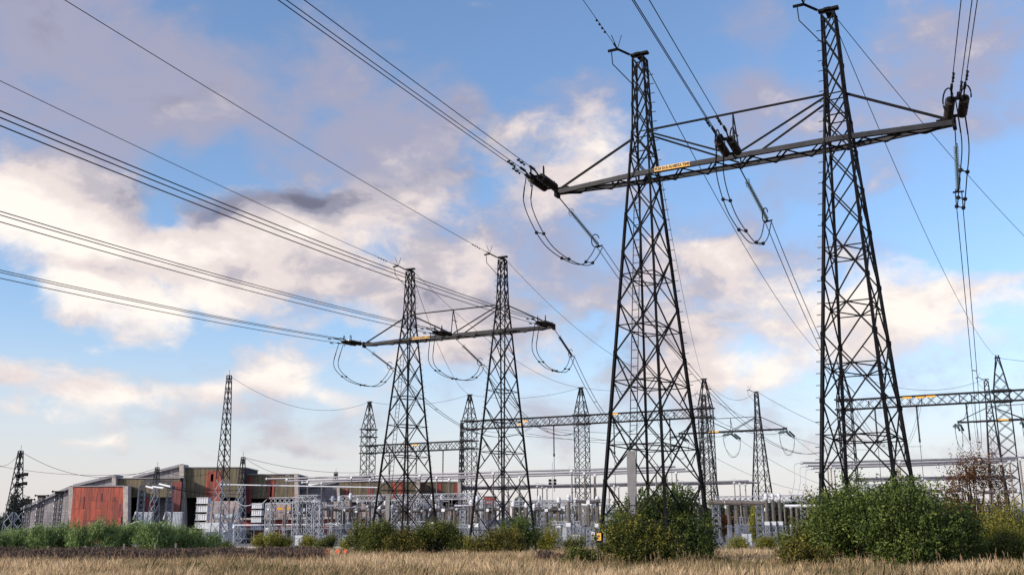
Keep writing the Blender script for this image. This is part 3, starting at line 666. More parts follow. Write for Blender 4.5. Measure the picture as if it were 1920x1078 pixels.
line('thin wire linking the first and second gantry masts', gt(0), gt(1), 1.2)
line('thin wire linking the second and third gantry masts', gt(1), gt(2), 1.2)
line('thin wire linking the third and fourth gantry masts', gt(2), gt(3), 1.2)
line('sagging wire from the fourth gantry mast to the distant pylon\'s right peak', gt(3), top(P3, 1), 2.5)
line('faint wire from the mast behind the nearest pylon to the right edge pylon', gt(4), top(P4, 0), 2.6)
line('wire from the tall mast at the right edge out of the picture', gt(5), (112, 128, 24), 2)
line('faint wire from the left peak of the distant pylon running away to the right', top(P3, 0), (95, 270, 22), 3, .04)
line('faint wire from the right peak of the distant pylon running away to the right', top(P3, 1), (105, 260, 22), 3, .04)
AW = Vector((math.sin(R(30)), math.cos(R(30)), 0))
def farstring(fr, u, sgn, label):
    a = fr.p(u, 0, HB-.3); D = AW*sgn; t = thing('tension_insulator', label, 'insulator', tuple(a), 0, 'insulator strings of the distant pylons'); d = (D+Vector((0, 0, -.18))).normalized()
    m = MB(); m.bar(a, a+d*.8, .08); m.bar(a+d*4.4, a+d*5.4, .09); m.build('link', M['dark'], t)
    for s_ in (-1, 1): i_ = MB(); o = D.cross(Vector((0, 0, 1)))*s_*.3; i_.ribs(a+d*.8+o, a+d*4.4+o, .1, .2, 10, 6); i_.build('disc_string', M['glass'], t)
    r_ = MB(); r_.ring(a+d*4.3, D.cross(Vector((0, 0, 1))), .45, .035); r_.build('corona_ring', M['dark'], t)
    return a+d*5.4
for fr, w in ((P3, 'distant middle pylon'), (P4, 'right edge pylon')):
    for j, (u, nm) in enumerate(zip(PH, NAMES)):
        if fr is P4 and j == 2: continue
        e = farstring(fr, u, 1, f'green string pointing away at the {nm} position of the {w}'); e2 = farstring(fr, u, -1, f'green string pointing to the camera at the {nm} position of the {w}')
        for s_ in (-.25, .25):
            pts = spline([e, e+Vector((0, 0, -2.2))+(e2-e)*.12, (e+e2)/2+Vector((s_, 0, -3.6)), e2+Vector((0, 0, -2.2))-(e2-e)*.12, e2], 5); wire('jumper_loop', f'one of the two slack wires under the {nm} position of the {w}', pts, .035, f'slack loops of the {w} {nm}', k=4)
        line(f'faint line leaving the {nm} string of the {w} for the far right', e, e+AW*120+Vector((0, 0, -6)), 3, .035, 'far conductors', 'conductor', 'power line')
        g = {(0, 0): (2, .62), (0, 1): (2, .85), (0, 2): (3, .02), (1, 0): (4, .8), (1, 1): (5, .3)}[(0 if fr is P3 else 1), j]
        line(f'short line from the {nm} string of the {w} to the gantry', e2, gpt(g[0], g[1], 19.6), 1.2, .035, 'far conductors', 'conductor', 'power line')
for k, (a, b, c, d) in enumerate(((1000, 800, 1300, 812), (985, 812, 1292, 838), (990, 795, 1230, 835), (860, 800, 1140, 825))):
    line(f'faint nearly level line behind the long gantry, {ORD[k]} of four', at(a, b, 186), at(c, d, 194), .6, .03, 'far conductors', 'conductor', 'power line')

# ------------------------------------------------------------------ single masts in the yard
def yardmast(label, px, ytop, Y, w0, w1, lamps=False, z0=-.4, steel='mast', step=1.6, split=None):
    p = at(px, ytop, Y); t = thing('lattice_mast', label, 'mast', (p.x, Y, z0), 0, 'single lattice masts')
    def mk(zlo, zhi, mt, nm):
        mb = MB()
        def cor(i, h): 
            w = w0+(w1-w0)*(h-z0)/(p.z-z0); a = R(-27); x, y = SG[i][0]*w/2, SG[i][1]*w/2; return Vector((p.x+x*math.cos(a)-y*math.sin(a), Y+x*math.sin(a)+y*math.cos(a), h))
        n = max(2, round((zhi-zlo)/step)); hs = [zlo+(zhi-zlo)*i/n for i in range(n+1)]; lattice(mb, cor, hs, .07)
        for i in range(4): mb.bar(cor(i, zlo), cor(i, zhi), .13)
        mb.build(nm, M[mt], t)
    sp_ = split or (z0+(p.z-z0)*.35)
    mk(z0, sp_, 'galv', 'mast_base'); mk(sp_, p.z, steel, 'silhouette_shaft')  # pale base and dark shaft: backlit outline against the sky put into the colour
    c = MB(); c.box((p.x, Y, p.z), (.6, .4, .1)); c.bar((p.x, Y, p.z), (p.x, Y, p.z+.9), .04); c.build('peak_cap', M[steel], t)
    if lamps:
        for dz in (4.2, 5.6):
            l_ = MB(); l_.bar((p.x, Y, p.z-dz), (p.x+1.3, Y-.2, p.z-dz), .1)
            for q in (.2, .8, 1.4): l_.box((p.x+q, Y-.4, p.z-dz+.25+q*.2), (.6, .35, .5))
            l_.build('floodlight', M['dark'], t)
    return t
yardmast('slim lattice mast with black floodlights at the left edge', 39, 845, 160, 2.3, .5, True)
yardmast('tall lattice mast in front of the stepped red halls', 430, 704, 150, 1.9, .5, split=9)
yardmast('lattice mast right of the tall one in front of the halls', 456, 857, 160, 1.7, .4, steel='mast', split=8.5)
yardmast('small pointed lattice mast behind the twin lattice frames', 295, 876, 165, 1.7, .4, split=9)
yardmast('thin lattice mast beside the second gantry mast', 866, 792, 205, 1.2, .4, split=6)
yardmast('small far mast whose tip shows above the busbars', 630, 885, 215, 1.6, .5, split=6)
yardmast('thin far mast with small crossarms left of the nearest pylon', 1115, 893, 260, .9, .2, split=4)
line('sagging wire from the floodlight mast to the small mast by the frames', at(39, 846, 160), at(295, 877, 165), 2.6, .03)
line('wire from the small mast by the frames towards the tall mast', at(295, 877, 165), at(410, 880, 158), 1.2, .03)
line('wire from the lattice mast by the halls to the first gantry mast', at(457, 857, 160), at(700, 884, 200), 1.0, .03)
line('wire from the lattice mast by the halls slanting down to the right', at(457, 857, 160), at(556, 892, 190), .8, .03)
line('faint level wire at the far left behind the floodlight mast', at(-10, 868, 170), at(39, 846, 160), 1.2, .03)
line('faint level wire passing behind the floodlight mast', at(-10, 872, 190), at(330, 880, 190), 1.4, .03)

# ------------------------------------------------------------------ busbars
BZ = 9.6
def bus(label, l, r, z, rad, group):
    a, b = atz(*l, z), atz(*r, z); t = thing('busbar', label, 'busbar', tuple(a), 0, group); m = MB(); n = 10; m.tube([a.lerp(b, i/n)-Vector((0, 0, .05*math.sin(math.pi*((i*3/n) % 1)))) for i in range(n+1)], rad, 8); m.build('tube', M['alu'], t)
    e = MB(); e.tube([a-(b-a).normalized()*.15, a+(b-a).normalized()*.2], rad*1.5, 8); e.build('end_cap', M['lgrey'], t)
    return a, b
B1 = [bus(f'long pale front busbar tube, {w} of three, behind the second pylon', l, r, BZ, .13, 'front busbar tubes') for w, l, r in (('far one', (500, 897.5), (1266, 874.5)), ('middle one', (540, 901.5), (1285, 879)), ('near one', (567, 904.5), (1303, 882.5)))]
B2 = [bus(f'long pale rear busbar tube, {w} of three, ending beside the distant pylon', l, r, BZ, .17, 'rear busbar tubes') for w, l, r in (('far one', (792, 914), (1404, 901.5)), ('middle one', (800, 915.5), (1414, 903.5)), ('near one', (810, 917.5), (1425, 904.5)))]
B3 = [bus(f'right front busbar tube, {w} of three, behind the nearest pylon\'s right tower', l, r, BZ, .13, 'right front busbar tubes') for w, l, r in (('far one', (1503, 867.5), (1925, 857)), ('middle one', (1513, 873), (1905, 862)), ('near one', (1523, 877.5), (1888, 866)))]
B4 = [bus(f'pale tube of the right rear busbars, {w}', l, r, BZ, .17, 'right rear busbar tubes') for w, l, r in (('far one', (1594, 897), (1900, 892)), ('near one', (1600, 900.5), (1905, 895.5)))]
def busup():
    t = thing('busbar_support', '', 'busbar support'); a = MB()
    sqmast(a, (0, 0, 0), 3.6, .5, .5, 3.9, 0, .04, .07, .6, 0); a.box((0, 0, 3.95), (.7, .7, .1)); a.build('lattice_stand', M['galv'], t)
    b = MB(); b.ribs((0, 0, 4), (0, 0, 9.7), .09, .14, 26, 7); b.tube([(0, 0, 6.8), (0, 0, 7.0)], .16, 7); b.build('insulator', M['porc'], t)
    c = MB(); c.box((0, 0, 9.75), (.35, .35, .25)); c.ring((0, 0, 9.9), (0, 1, 0), .5, .03); c.build('clamp', M['lgrey'], t); return t
bsu = Proto(busup())
for grp, Bs, fr_ in (('front', B1, (.06, .24, .42, .6, .78, .96)), ('rear', B2, (.15, .38, .6, .8, .96)), ('right front', B3, (.12, .45, .8, .97)), ('right rear', B4, (.02, .45, .85))):
    for i, f_ in enumerate(fr_):
        for k, (a, b) in enumerate(Bs):
            q = a.lerp(b, f_); bsu.put((q.x, q.y, -.4+(.17-.1)), GYAW, f'slim post under the {grp} busbars, {ORD[k]} post of the {ORD[i]} group from left', f'posts of the {grp} busbars', (1, 1, 1.0))
# looped leads dropping from the right front busbars
for k, (x0, y0, x1, y1) in enumerate(((1503, 868, 1478, 935), (1513, 874, 1490, 934), (1523, 879, 1500, 934))):
    a = atz(x0, y0, BZ); b = at(x1, y1, a.y-2); pts = spline([a, a+Vector((-.9, 0, -.25)), a.lerp(b, .45)+Vector((-.15, 0, -.1)), b+Vector((.4, 0, .5)), b], 6)
    wire('bent_lead', f'{ORD[k]} curved lead dropping from the left end of the right front busbars', pts, .04, 'curved leads', 'cable', 'lgrey')
# short upper tubes in front of the halls
for k, (l, r, z, w) in enumerate((((415, 908), (710, 913.5), 8.2, 'upper white tube in front of the halls'), ((700, 917), (690, 911), 8.2, ''), ((438, 984), (690, 982), 2.1, 'low white tube in front of the red doors'))):
    if not w: continue
    a, b = at(*l, 155), at(*r, 150); t = thing('busbar', w, 'busbar', tuple(a), 0, 'white tubes before the halls'); m = MB(); m.tube([a, b], .09, 8); m.build('tube', M['white'], t)
    m = MB(); m.ball(a, .16); m.ball(b, .16); m.build('end_cap', M['white'], t)


# ------------------------------------------------------------------ halls
M['stalk'] = mat('dry_stalk', (.2, .13, .08), .9)
M['inner'] = mat('shade_toned_bay_wall', (.03, .03, .035), .9)  # bay walls coloured dark to deepen the recess shade; some doors share it
def X(px, Y, py=960): return at(px, py, Y).x
def Z(py, Y, px=960): return at(px, py, Y).z
def hall(label, Y, facade=None, gable=None, pillars=(), depth=22, bay=None, z0=-.4, bands=None, roofz=None, fm='olive'):
    """facade: (px0, px1, ytop, ybottom); gable: list of px points of the sloped side wall; pillars: (px_top, px_bottom, width, ytop)"""
    x_ = facade[0] if facade else gable[0][0]; t = thing('industrial_hall', label, 'hall', (X(x_, Y), Y, z0), 0, 'red and grey halls'); t['_o'] = (X(x_, Y), Y, z0)
    if facade:
        p0, p1, yt, yb = facade; x0, x1 = X(p0, Y, yt), X(p1, Y, yt); zt, zb = Z(yt, Y, (p0+p1)/2), (Z(yb, Y) if yb < 1000 else z0)
        f = MB(); f.prism([(x0, zb), (x1, zb), (x1, zt), (x0, zt)], Y, Y+.35); f.build('facade', M[fm], t)
        for (a, b, m_, ya, yb_) in (bands or ()):
            g = MB(); za, zb_ = Z(ya, Y), Z(yb_, Y); g.prism([(X(a, Y), zb_), (X(b, Y), zb_), (X(b, Y), za), (X(a, Y), za)], Y-.06, Y-.003); g.build('panel_field' if m_ != 'black' else 'dark_vent_plate', M[m_], t)  # black plates paint the shade of openings onto the closed facade
        rf = MB(); rf.prism([(x0-.1, zt), (x1+.1, zt), (x1+.1, zt+.18), (x0-.1, zt+.18)], Y-.2, Y+depth); rf.build('roof', M['roof'], t)
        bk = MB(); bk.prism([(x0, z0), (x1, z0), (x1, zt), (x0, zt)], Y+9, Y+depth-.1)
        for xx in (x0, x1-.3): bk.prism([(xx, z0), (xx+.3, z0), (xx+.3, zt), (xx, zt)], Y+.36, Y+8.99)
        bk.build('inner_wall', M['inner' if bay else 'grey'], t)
    if gable:
        pts = [(X(a, Y, b), Z(b, Y, a)) for a, b in gable]; poly = [(pts[0][0], z0)]+pts+[(pts[-1][0], z0)]
        g = MB(); g.prism(poly, Y+.5, Y+4); g.build('side_wall', M['clad'], t)
        r_ = MB(); up = [(x, z+.0) for x, z in pts]; r_.prism([(up[0][0]-.5, up[0][1]-.15)]+[(up[-1][0]+.1, up[-1][1])]+[(up[-1][0]+.1, up[-1][1]+.45)]+[(up[0][0]-.5, up[0][1]+.3)], Y-.1, Y+4.2); r_.build('roof', M['roof'], t)
    for pt, pb, w, yt in pillars:
        m_ = MB(); zt = Z(yt, Y-.6, pt); xt, xb = X(pt, Y-.6, yt), X(pb, Y-.6, 1000); wd = w/F*Y
        m_.prism([(xb, z0), (xb+wd, z0), (xt+wd, zt), (xt, zt)], Y-.9, Y+.6 if facade else Y+.48); m_.build('pillar', M['conc'], t)
    return t
hall('grey windowless hall end with a sloping roof at the far left', 178, None, [(44, 955), (131, 915)], [(130, 132, 8, 912)], 30)
hall('leftmost hall front of rust red panels between two concrete pillars', 177, (138, 232, 912, 1010), None, [(232, 233, 9, 911)], 3.9, None, fm='rust', bands=[(152, 156, 'maroon', 927, 950), (158, 205, 'maroon', 971, 984), (184, 188, 'maroon', 921, 935), (208, 213, 'maroon', 928, 936), (222, 231, 'maroon', 941, 966)])
hall('olive hall front with dark open bays behind the twin lattice legs', 181, (218, 338, 897, 929), [(142, 911), (213, 894)], [(211, 212, 7, 892)], 10, True, bands=[(270, 286, 'maroon', 929, 960), (320, 337, 'maroon', 900, 960)])
hall('highest olive and red hall front with one small dark window', 183.5, (346, 458, 877, 930), [(254, 896), (339, 874)], [(337, 341, 8, 871)], 10, True, bands=[(383, 411, 'rust', 880, 936), (391, 396, 'black', 886, 900)])
hall('olive hall front with red strips right of the lattice mast', 186, (455, 557, 890, 932), None, [(552, 556, 7, 889)], 10, True, bands=[(456, 470, 'maroon', 891, 960), (500, 512, 'rust', 893, 934), (505, 508, 'black', 905, 930), (548, 555, 'maroon', 896, 945)])
hall('dark grey hall end with long sloping roof amid the row of halls', 190, None, [(562, 918), (612, 905), (690, 893)], (), 10)
hall('olive and red hall front behind the slender equipment left of the second pylon', 189, (636, 782, 903, 940), None, [(779, 786, 7, 899), (632, 634, 5, 914)], 10, True, bands=[(644, 652, 'maroon', 915, 942), (688, 698, 'maroon', 912, 945), (732, 741, 'rust', 900.5, 938), (746, 757, 'rust', 901, 938)])
hall('rearmost olive hall front with maroon strips seen through the second pylon', 193, (788, 861, 904, 935), None, [(858, 861, 6, 903)], 10, True, bands=[(788, 795, 'maroon', 905, 938), (817, 826, 'maroon', 905, 935), (851, 859, 'maroon', 906, 937)])
hall('small red block between the legs of the second pylon', 235, (907, 929, 931, 945), None, (), 10, True, fm='rust')
# fire walls between the transformer bays
FW = [(388, 447, 936, 176), (497, 545, 940, 182), (585, 612, 939, 184), (622, 655, 938, 184), (675, 700, 940, 184), (742, 758, 944, 185), (776, 800, 944, 185), (806, 830, 946, 186), (832, 855, 950, 186), (1008, 1030, 952, 200)]
for i, (a, b, yt, Y) in enumerate(FW):
    m = MB(); m.prism([(X(a-5, Y), -.4), (X(b+2, Y), -.4), (X(b, Y), Z(yt+1, Y)), (X(a+1, Y), Z(yt, Y))], Y, Y+.6)
    o = m.build('fire_wall', M['block'], None, org=(X(a, Y), Y, -.4)); tag(o, f'{ORD[i]} pinkish block fire wall from the left before the halls' if i < 9 else 'pinkish block fire wall standing alone right of the second pylon', 'wall', 'fire walls')
def redrow(i, a, b, yt, Y, w):
    t = thing('low_red_building', w, 'building', (X(a, Y), Y, -.4), 0, 'low red buildings'); m = MB(); m.box(((X(a, Y)+X(b, Y))/2, Y+2, (Z(yt, Y)-.4)/2), (X(b, Y)-X(a, Y), 4, Z(yt, Y)+.4)); m.build('wall', M['redw'], t)
    r_ = MB(); r_.box(((X(a, Y)+X(b, Y))/2, Y+1.6, Z(yt, Y)+.15), (X(b, Y)-X(a, Y)+.8, 5.6, .3)); r_.build('roof', M['conc'], t)
    n = 5
    for k in range(n):
        c_ = X(a, Y)+(X(b, Y)-X(a, Y))*(k+.5)/n; d = MB(); d.box((c_, Y-.06, 1.0), (1.9, .1, 2.8)); d.build('door', M['inner' if k % 2 == 0 else 'rust'], t)
redrow(0, 456, 556, 972, 176, 'low red building with dark doors below the olive hall'); redrow(1, 562, 712, 971, 178, 'longer low red building with dark doors left of the second pylon')
redrow(2, 1020, 1045, 978, 196, 'small low red building right of the second pylon')
# ------------------------------------------------------------------ yard equipment
def ct(h=2.6, col=3.0, r=.24):
    t = thing('current_transformer', '', 'transformer'); a = MB(); sqmast(a, (0, 0, 0), h-.1, .55, .55, h, 0, .045, .08, .62, 0); a.build('lattice_stand', M['galv'], t)
    b = MB(); b.box((0, 0, h+.25), (.7, .7, .5)); b.build('base_tank', M['lgrey'], t)
    c = MB(); c.ribs((0, 0, h+.5), (0, 0, h+.5+col), r*.85, r*1.15, 22, 9); c.build('insulator', M['porc'], t)
    d = MB(); z = h+.5+col; d.tube([(0, 0, z), (0, 0, z+.15), (0, 0, z+.6), (0, 0, z+.8), (0, 0, z+.86)], [.2, .29, .29, .2, .06], 12); d.build('head', M['white'], t)
    e = MB(); e.bar((-.65, 0, z+.4), (.65, 0, z+.4), .08); e.build('terminal', M['alu'], t); return t
def breaker():
    t = thing('circuit_breaker', '', 'circuit breaker'); a = MB(); sqmast(a, (0, 0, 0), 2.3, .6, .6, 2.4, 0, .05, .08, .6, 0); a.build('lattice_stand', M['galv'], t)
    b = MB(); b.box((.6, 0, 1.3), (.7, .5, 1.0)); b.build('control_box', M['lgrey'], t)
    c = MB(); c.ribs((0, 0, 2.4), (0, 0, 5.3), .17, .25, 20, 8); c.build('support_insulator', M['porc'], t)
    for s_ in (-1, 1): d = MB(); d.ribs((s_*.25, 0, 5.5), (s_*1.9, 0, 5.62), .17, .25, 12, 8); d.build('breaking_chamber', M['porc'], t); 
    e = MB(); e.box((0, 0, 5.5), (.5, .4, .45)); e.build('gear_housing', M['lgrey'], t)
    for s_ in (-1, 1): e = MB(); e.ball((2.0*s_, 0, 5.6), .24); e.build('end_fitting', M['lgrey'], t)
    return t
def disconnector():
    t = thing('disconnector', '', 'switch'); a = MB()
    for x in (-2, 2): a = MB(); sqmast(a, (x, 0, 0), 2.5, .45, .45, 2.6, 0, .04, .07, .6, 0); a.build('lattice_stand', M['galv'], t)
    b = MB(); truss(b, (-2.4, 0, 2.85), (2.4, 0, 2.85), .4, .4, .45, .07, .04); b.build('base_frame', M['galv'], t)
    for x in (-2, 0, 2): c = MB(); c.ribs((x, 0, 3.1), (x, 0, 5.2), .1, .16, 16, 7); c.build('insulator', M['porc'], t)
    d = MB(); d.tube([(-2.3, 0, 5.4), (.1, 0, 5.45)], .07, 6); d.tube([(.1, 0, 5.45), (2.3, 0, 5.4)], .07, 6); d.ring((-2.3, 0, 5.5), (0, 1, 0), .28, .03); d.build('contact_arm', M['alu'], t); return t
def arrester():
    t = thing('surge_arrester', '', 'arrester'); a = MB(); a.tube([(0, 0, 0), (0, 0, 2.4)], .1, 8); a.box((0, 0, 2.45), (.5, .5, .1)); a.build('pole', M['galv'], t)
    b = MB(); b.ribs((0, 0, 2.5), (0, 0, 5.9), .11, .18, 22, 7); b.build('insulator', M['porc'], t); c = MB(); c.ring((0, 0, 5.5), (0, 0, 1), .45, .035); c.bar((0, 0, 5.9), (0, 0, 6.4), .06); c.build('corona_ring', M['alu'], t); return t
def rack():
    t = thing('capacitor_rack', '', 'capacitor'); a = MB()
    for x in (-.8, .8):
        for y in (-.5, .5): a.ribs((x, y, 0), (x, y, 2.2), .06, .1, 8, 6)
    a.build('post_insulator', M['lgrey'], t)
    for k in range(4):
        z = 2.5+k*1.35; b = MB(); b.box((0, 0, z), (2.1, 1.4, .1)); b.box((0, 0, z+.92), (2.1, 1.4, .08))
        for x in range(5): b.box((-.82+x*.41, 0, z+.46), (.33, 1.2, .8))
        b.build('capacitor_tier', M['white'], t)
        if k: c = MB(); [c.tube([(x, y, z-.4), (x, y, z-.05)], .06, 6) for x in (-.8, .8) for y in (-.5, .5)]; c.build('spacer', M['porc'], t)
    return t
def stack():
    t = thing('reactor_column', '', 'column'); a = MB(); sqmast(a, (0, 0, 0), 8.6, .9, .9, 8.7, 0, .05, .08, .8, 0); a.build('lattice_column', M['mast'], t)
    for k in range(7):
        b = MB(); z = 1.2+k*1.05
        for x in (-.62, .62): b.tube([(x*.85, -.3, z), (x*.85, -.3, z+.06), (x*.85, -.3, z+.3), (x*.85, -.3, z+.36)], [.08, .17, .17, .08], 8)
        b.build('white_pot', M['white'], t)
    c = MB(); c.bar((-1.2, 0, 9.1), (1.2, 0, 9.1), .18); c.box((0, 0, 8.85), (1.4, .5, .3)); c.ball((-1.2, 0, 9.1), .2); c.ball((1.2, 0, 9.1), .2)
    for x in (-.6, .6): c.tube([(x, 0, 8.7), (x, 0, 9.1)], .14, 7)
    c.build('cross_head', M['dark'], t); return t
def powertr():
    t = thing('power_transformer', '', 'transformer'); a = MB(); a.box((0, 0, 1.9), (5.2, 2.6, 3.0)); a.box((0, 0, 3.5), (5.4, 2.8, .15)); a.box((0, 0, .25), (5.6, 2.9, .3)); a.build('tank', M['lgrey'], t)
    for x in (-3.1, 3.1): b = MB(); [b.box((x, -1.1+k*.3, 1.9), (.7, .09, 2.5)) for k in range(8)]; b.build('radiator', M['white'], t)
    c = MB(); c.tube([(-2.2, .6, 4.6), (2.2, .6, 4.6)], .5, 12); c.bar((-1.6, .6, 3.5), (-1.6, .6, 4.4), .14); c.bar((1.6, .6, 3.5), (1.6, .6, 4.4), .14); c.build('conservator', M['lgrey'], t)
    for x in (-1.6, 0, 1.6): d = MB(); d.ribs((x, -.6, 3.5), (x*1.25, -1.1, 5.9), .12, .2, 14, 8); d.bar((x*1.25, -1.1, 5.9), (x*1.27, -1.13, 6.3), .06); d.build('bushing', M['porc'], t)
    return t
def lowframe(n=2, w=5.5, h=6.6):
    t = thing('low_gantry', '', 'gantry')
    for i in range(n): a = MB(); sqmast(a, (i*w, 0, 0), h-.1, .95, .95, h, 0, .055, .09, .8, 0); a.build('frame_leg', M['galv'], t)
    for i in range(n-1): b = MB(); truss(b, (i*w, 0, h+.35), ((i+1)*w, 0, h+.35), .8, .8, .8, .09, .055); b.build('frame_beam', M['galv'], t)
    return t
def screen():
    t = thing('white_radiator_panel', '', 'panel'); a = MB(); a.box((0, 0, 3.6), (2.2, .35, 2.7)); [a.box((-1+.25*k, -.2, 3.6), (.05, .06, 2.6)) for k in range(9)]; a.box((0, 0, 5.0), (2.4, .5, .12)); a.build('panel', M['white'], t)
    b = MB(); [b.bar((x, 0, 0), (x, 0, 2.3), .12) for x in (-.9, .9)]; b.build('leg', M['galv'], t); c = MB(); c.ribs((-1.7, 0, 3.4), (-2.4, 0, 2.0), .1, .16, 8, 7); c.tube([(-1.2, 0, 4.5), (-1.7, 0, 4.8), (-1.95, 0, 3.9)], .12, 7); c.ball((-1.5, 0, 4.9), .33); c.build('bushing', M['white'], t); return t
pr = dict(ct=Proto(ct()), brk=Proto(breaker()), dis=Proto(disconnector()), arr=Proto(arrester()), rack=Proto(rack()), stack=Proto(stack()), pt=Proto(powertr()), scr=Proto(screen()))
def put(kind, px, Y, label, group, rz=GYAW, s=1.0, z=-.38): return pr[kind].put((X(px, Y, 1000), Y, z), rz, label, group, (s, s, s))
ps = [(44, 166), (68, 164), (101, 162)]
for k, (px, Y) in enumerate(ps): put('stack', px+3, Y, f'{ORD[k]} lattice column with white pots and black cross head at the far left', 'pot columns at the left', 0, .78+.06*k)
for k, (px, Y) in enumerate(((270, 168), (327, 168))): put('scr', px, Y, f'white ribbed panel on legs, {"left" if k == 0 else "right"} one before the dark bays', 'white panels', 0, 1.0)
for k, (px, Y) in enumerate(((378, 168), (481, 175), (563, 186))): put('rack', px, Y, f'layered white capacitor rack before the halls, {ORD[k]} from the left', 'white racks', R(-8), (.98, .88, .8)[k])
# twin lattice frames in front of the bays, with white slanted tubes
t = lowframe(2, 4.3, 9.0); t.location = (X(263, 160), 160, -.38); t.rotation_euler = (0, 0, R(28)); tag(t, 'pale tall pair of lattice legs joined at the top, before the dark hall bays', 'gantry', 'lattice frames')
for i, (px, Y, n, w, h, lab) in enumerate(((505, 142, 2, 7.0, 5.7, 'low bluish lattice frame left of the yellow plates'), (556, 139, 2, 3.6, 5.9, 'low bluish lattice frame with the yellow plates, before the racks'), (640, 150, 3, 6, 6.2, 'bluish lattice frame before the low red building'), (742, 150, 3, 7, 6.3, 'bluish lattice frame between the legs of the second pylon'), (870, 165, 4, 7, 5.6, 'bluish lattice frame right of the second pylon\'s left tower'), (1000, 150, 3, 6, 5.4, 'bluish lattice frame between the second and the nearest pylon'), (1345, 155, 3, 6.5, 6.0, 'bluish lattice frame before the dark trees at the right'), (1580, 150, 3, 5, 7.4, 'bluish lattice frame behind the right bush'))):
    t = lowframe(n, w, h); t.location = (X(px, Y, 1000), Y, -.38); t.rotation_euler = (0, 0, GYAW); tag(t, lab, 'gantry', 'lattice frames')
q = at(532, 953, 138.4)
for dx_, w_, lb_ in ((-.5, .75, 'larger yellow plate on the low lattice frame before the racks'), (.7, .45, 'smaller yellow plate on the low lattice frame before the racks')): o = MB(); o.box(q+Vector((dx_, -.3 if dx_ > 0 else 0, 0)), (w_, .05, .28)); tag(o.build('marker_plate', M['yellow'], None, org=tuple(q+Vector((dx_, 0, 0)))), lb_, 'sign', 'yellow plates')
rows = [('front row', 133, [('ct', 1440.5), ('ct', 1452.5), ('ct', 1465)]), ]
for k, px in enumerate((1440.5, 1452.5, 1465)): put('ct', px, 137, f'{ORD[k]} grey column with white head right of the thick brown tube', 'white headed columns at the right', GYAW, .95)
seqA = ['dis', 'brk', 'ct', 'arr', 'dis', 'ct', 'brk', 'arr']
NM = dict(ct='column with white head', brk='T-shaped circuit breaker', dis='three-post disconnector', arr='thin ringed arrester post')
HS = dict(ct=.93, brk=.97, dis=1.0, arr=.95)
def row(rname, a, b, n, seq, s=1.0, jit=.9):
    cnt = {}
    for i in range(n):
        k = seq[i % len(seq)]; f_ = (i+.5)/n; q = Vector(a).lerp(Vector(b), f_)+Vector((random.uniform(-jit, jit), random.uniform(-jit, jit), 0)); cnt[k] = cnt.get(k, 0)+1
        pr[k].put((q.x, q.y, -.38), GYAW+random.choice((0, 0, math.pi/2, random.uniform(-.1, .1))), f'{ORD[cnt[k]-1]} {NM[k]} from the left in the {rname}', f'equipment of the {rname}', (s*HS[k]*random.uniform(.9, 1.05), s*HS[k], s*HS[k]*random.uniform(.82, 1.1)))
def gp(px, Y): return (X(px, Y, 1000), Y, 0)
row('front row by the red buildings', gp(500, 148), gp(720, 140), 12, ['ct', 'dis', 'arr', 'brk'])
row('second row before the halls', gp(590, 160), gp(850, 150), 16, ['brk', 'arr', 'ct', 'ct', 'dis'], 1.05)
row('third row before the halls', gp(640, 176), gp(900, 166), 16, ['dis', 'ct', 'arr', 'brk', 'ct'], 1.12)
row('front row behind the second pylon', gp(745, 142), gp(985, 133), 16, ['ct', 'brk', 'dis', 'arr', 'ct'])
row('rear row behind the second pylon', gp(880, 172), gp(1130, 160), 18, ['arr', 'dis', 'ct', 'brk'], 1.05)
row('front row between the near pylons', gp(985, 136), gp(1125, 130), 9, ['ct', 'arr', 'brk', 'ct', 'dis'])
row('row behind the nearest pylon bush', gp(1150, 150), gp(1320, 140), 8, ['dis', 'ct', 'arr'], 1.05)
row('row behind the widest bush', gp(1500, 140), gp(1900, 128), 16, ['dis', 'ct', 'arr', 'brk'], 1.15)
row('rear row before the dark trees', gp(1330, 185), gp(1500, 178), 8, ['arr', 'ct'], 1.0)
for k, (px, Y) in enumerate(((420, 172), (800, 178), (1045, 190))): put('pt', px, Y, f'{ORD[k]} light grey power transformer with radiators from the left before the halls', 'power transformers', R(-6), .95)
# thick brown tube on three columns
t = thing('live_tank_breaker', 'thick dull brown tube lying on three ribbed columns before the dark trees', 'circuit breaker', gp(1322, 128)); t['_o'] = (0, 0, 0)
t.location = (0, 0, 0); zt = at(1376, 942.5, 128).z; a_, b_ = at(1326, 941, 128.5), at(1432, 943, 127.5); m = MB(); m.tube([a_, a_.lerp(b_, .02), a_.lerp(b_, .3), a_.lerp(b_, .31), a_.lerp(b_, .6), a_.lerp(b_, .61), b_], [.12, .3, .3, .34, .34, .28, .26], 12); m.build('tube', M['porc'], t)
for px in (1364, 1380, 1395):
    q = at(px, 943, 128.2); m = MB(); m.ribs((q.x+.1, q.y, 2.2), (q.x, q.y, q.z-.25), .17, .25, 20, 8); m.build('column', M['porc'], t); m = MB(); m.box((q.x+.1, q.y, 1.0), (.5, .5, 2.3)); m.build('foot', M['galv'], t)
t = thing('tubular_bushing', 'grey tube resting on columns beside the white headed columns at the right', 'bushing', (0, 0, 0)); a_, b_ = at(1472, 948, 134), at(1545, 948, 131); m = MB(); m.tube([a_, b_], .2, 10); m.build('tube', M['lgrey'], t)
for px in (1483, 1493, 1530): q = at(px, 948, 133.3); m = MB(); m.ribs((q.x, q.y, -.4), (q.x, q.y, q.z-.15), .16, .22, 24, 8); m.build('column', M['porc'], t)
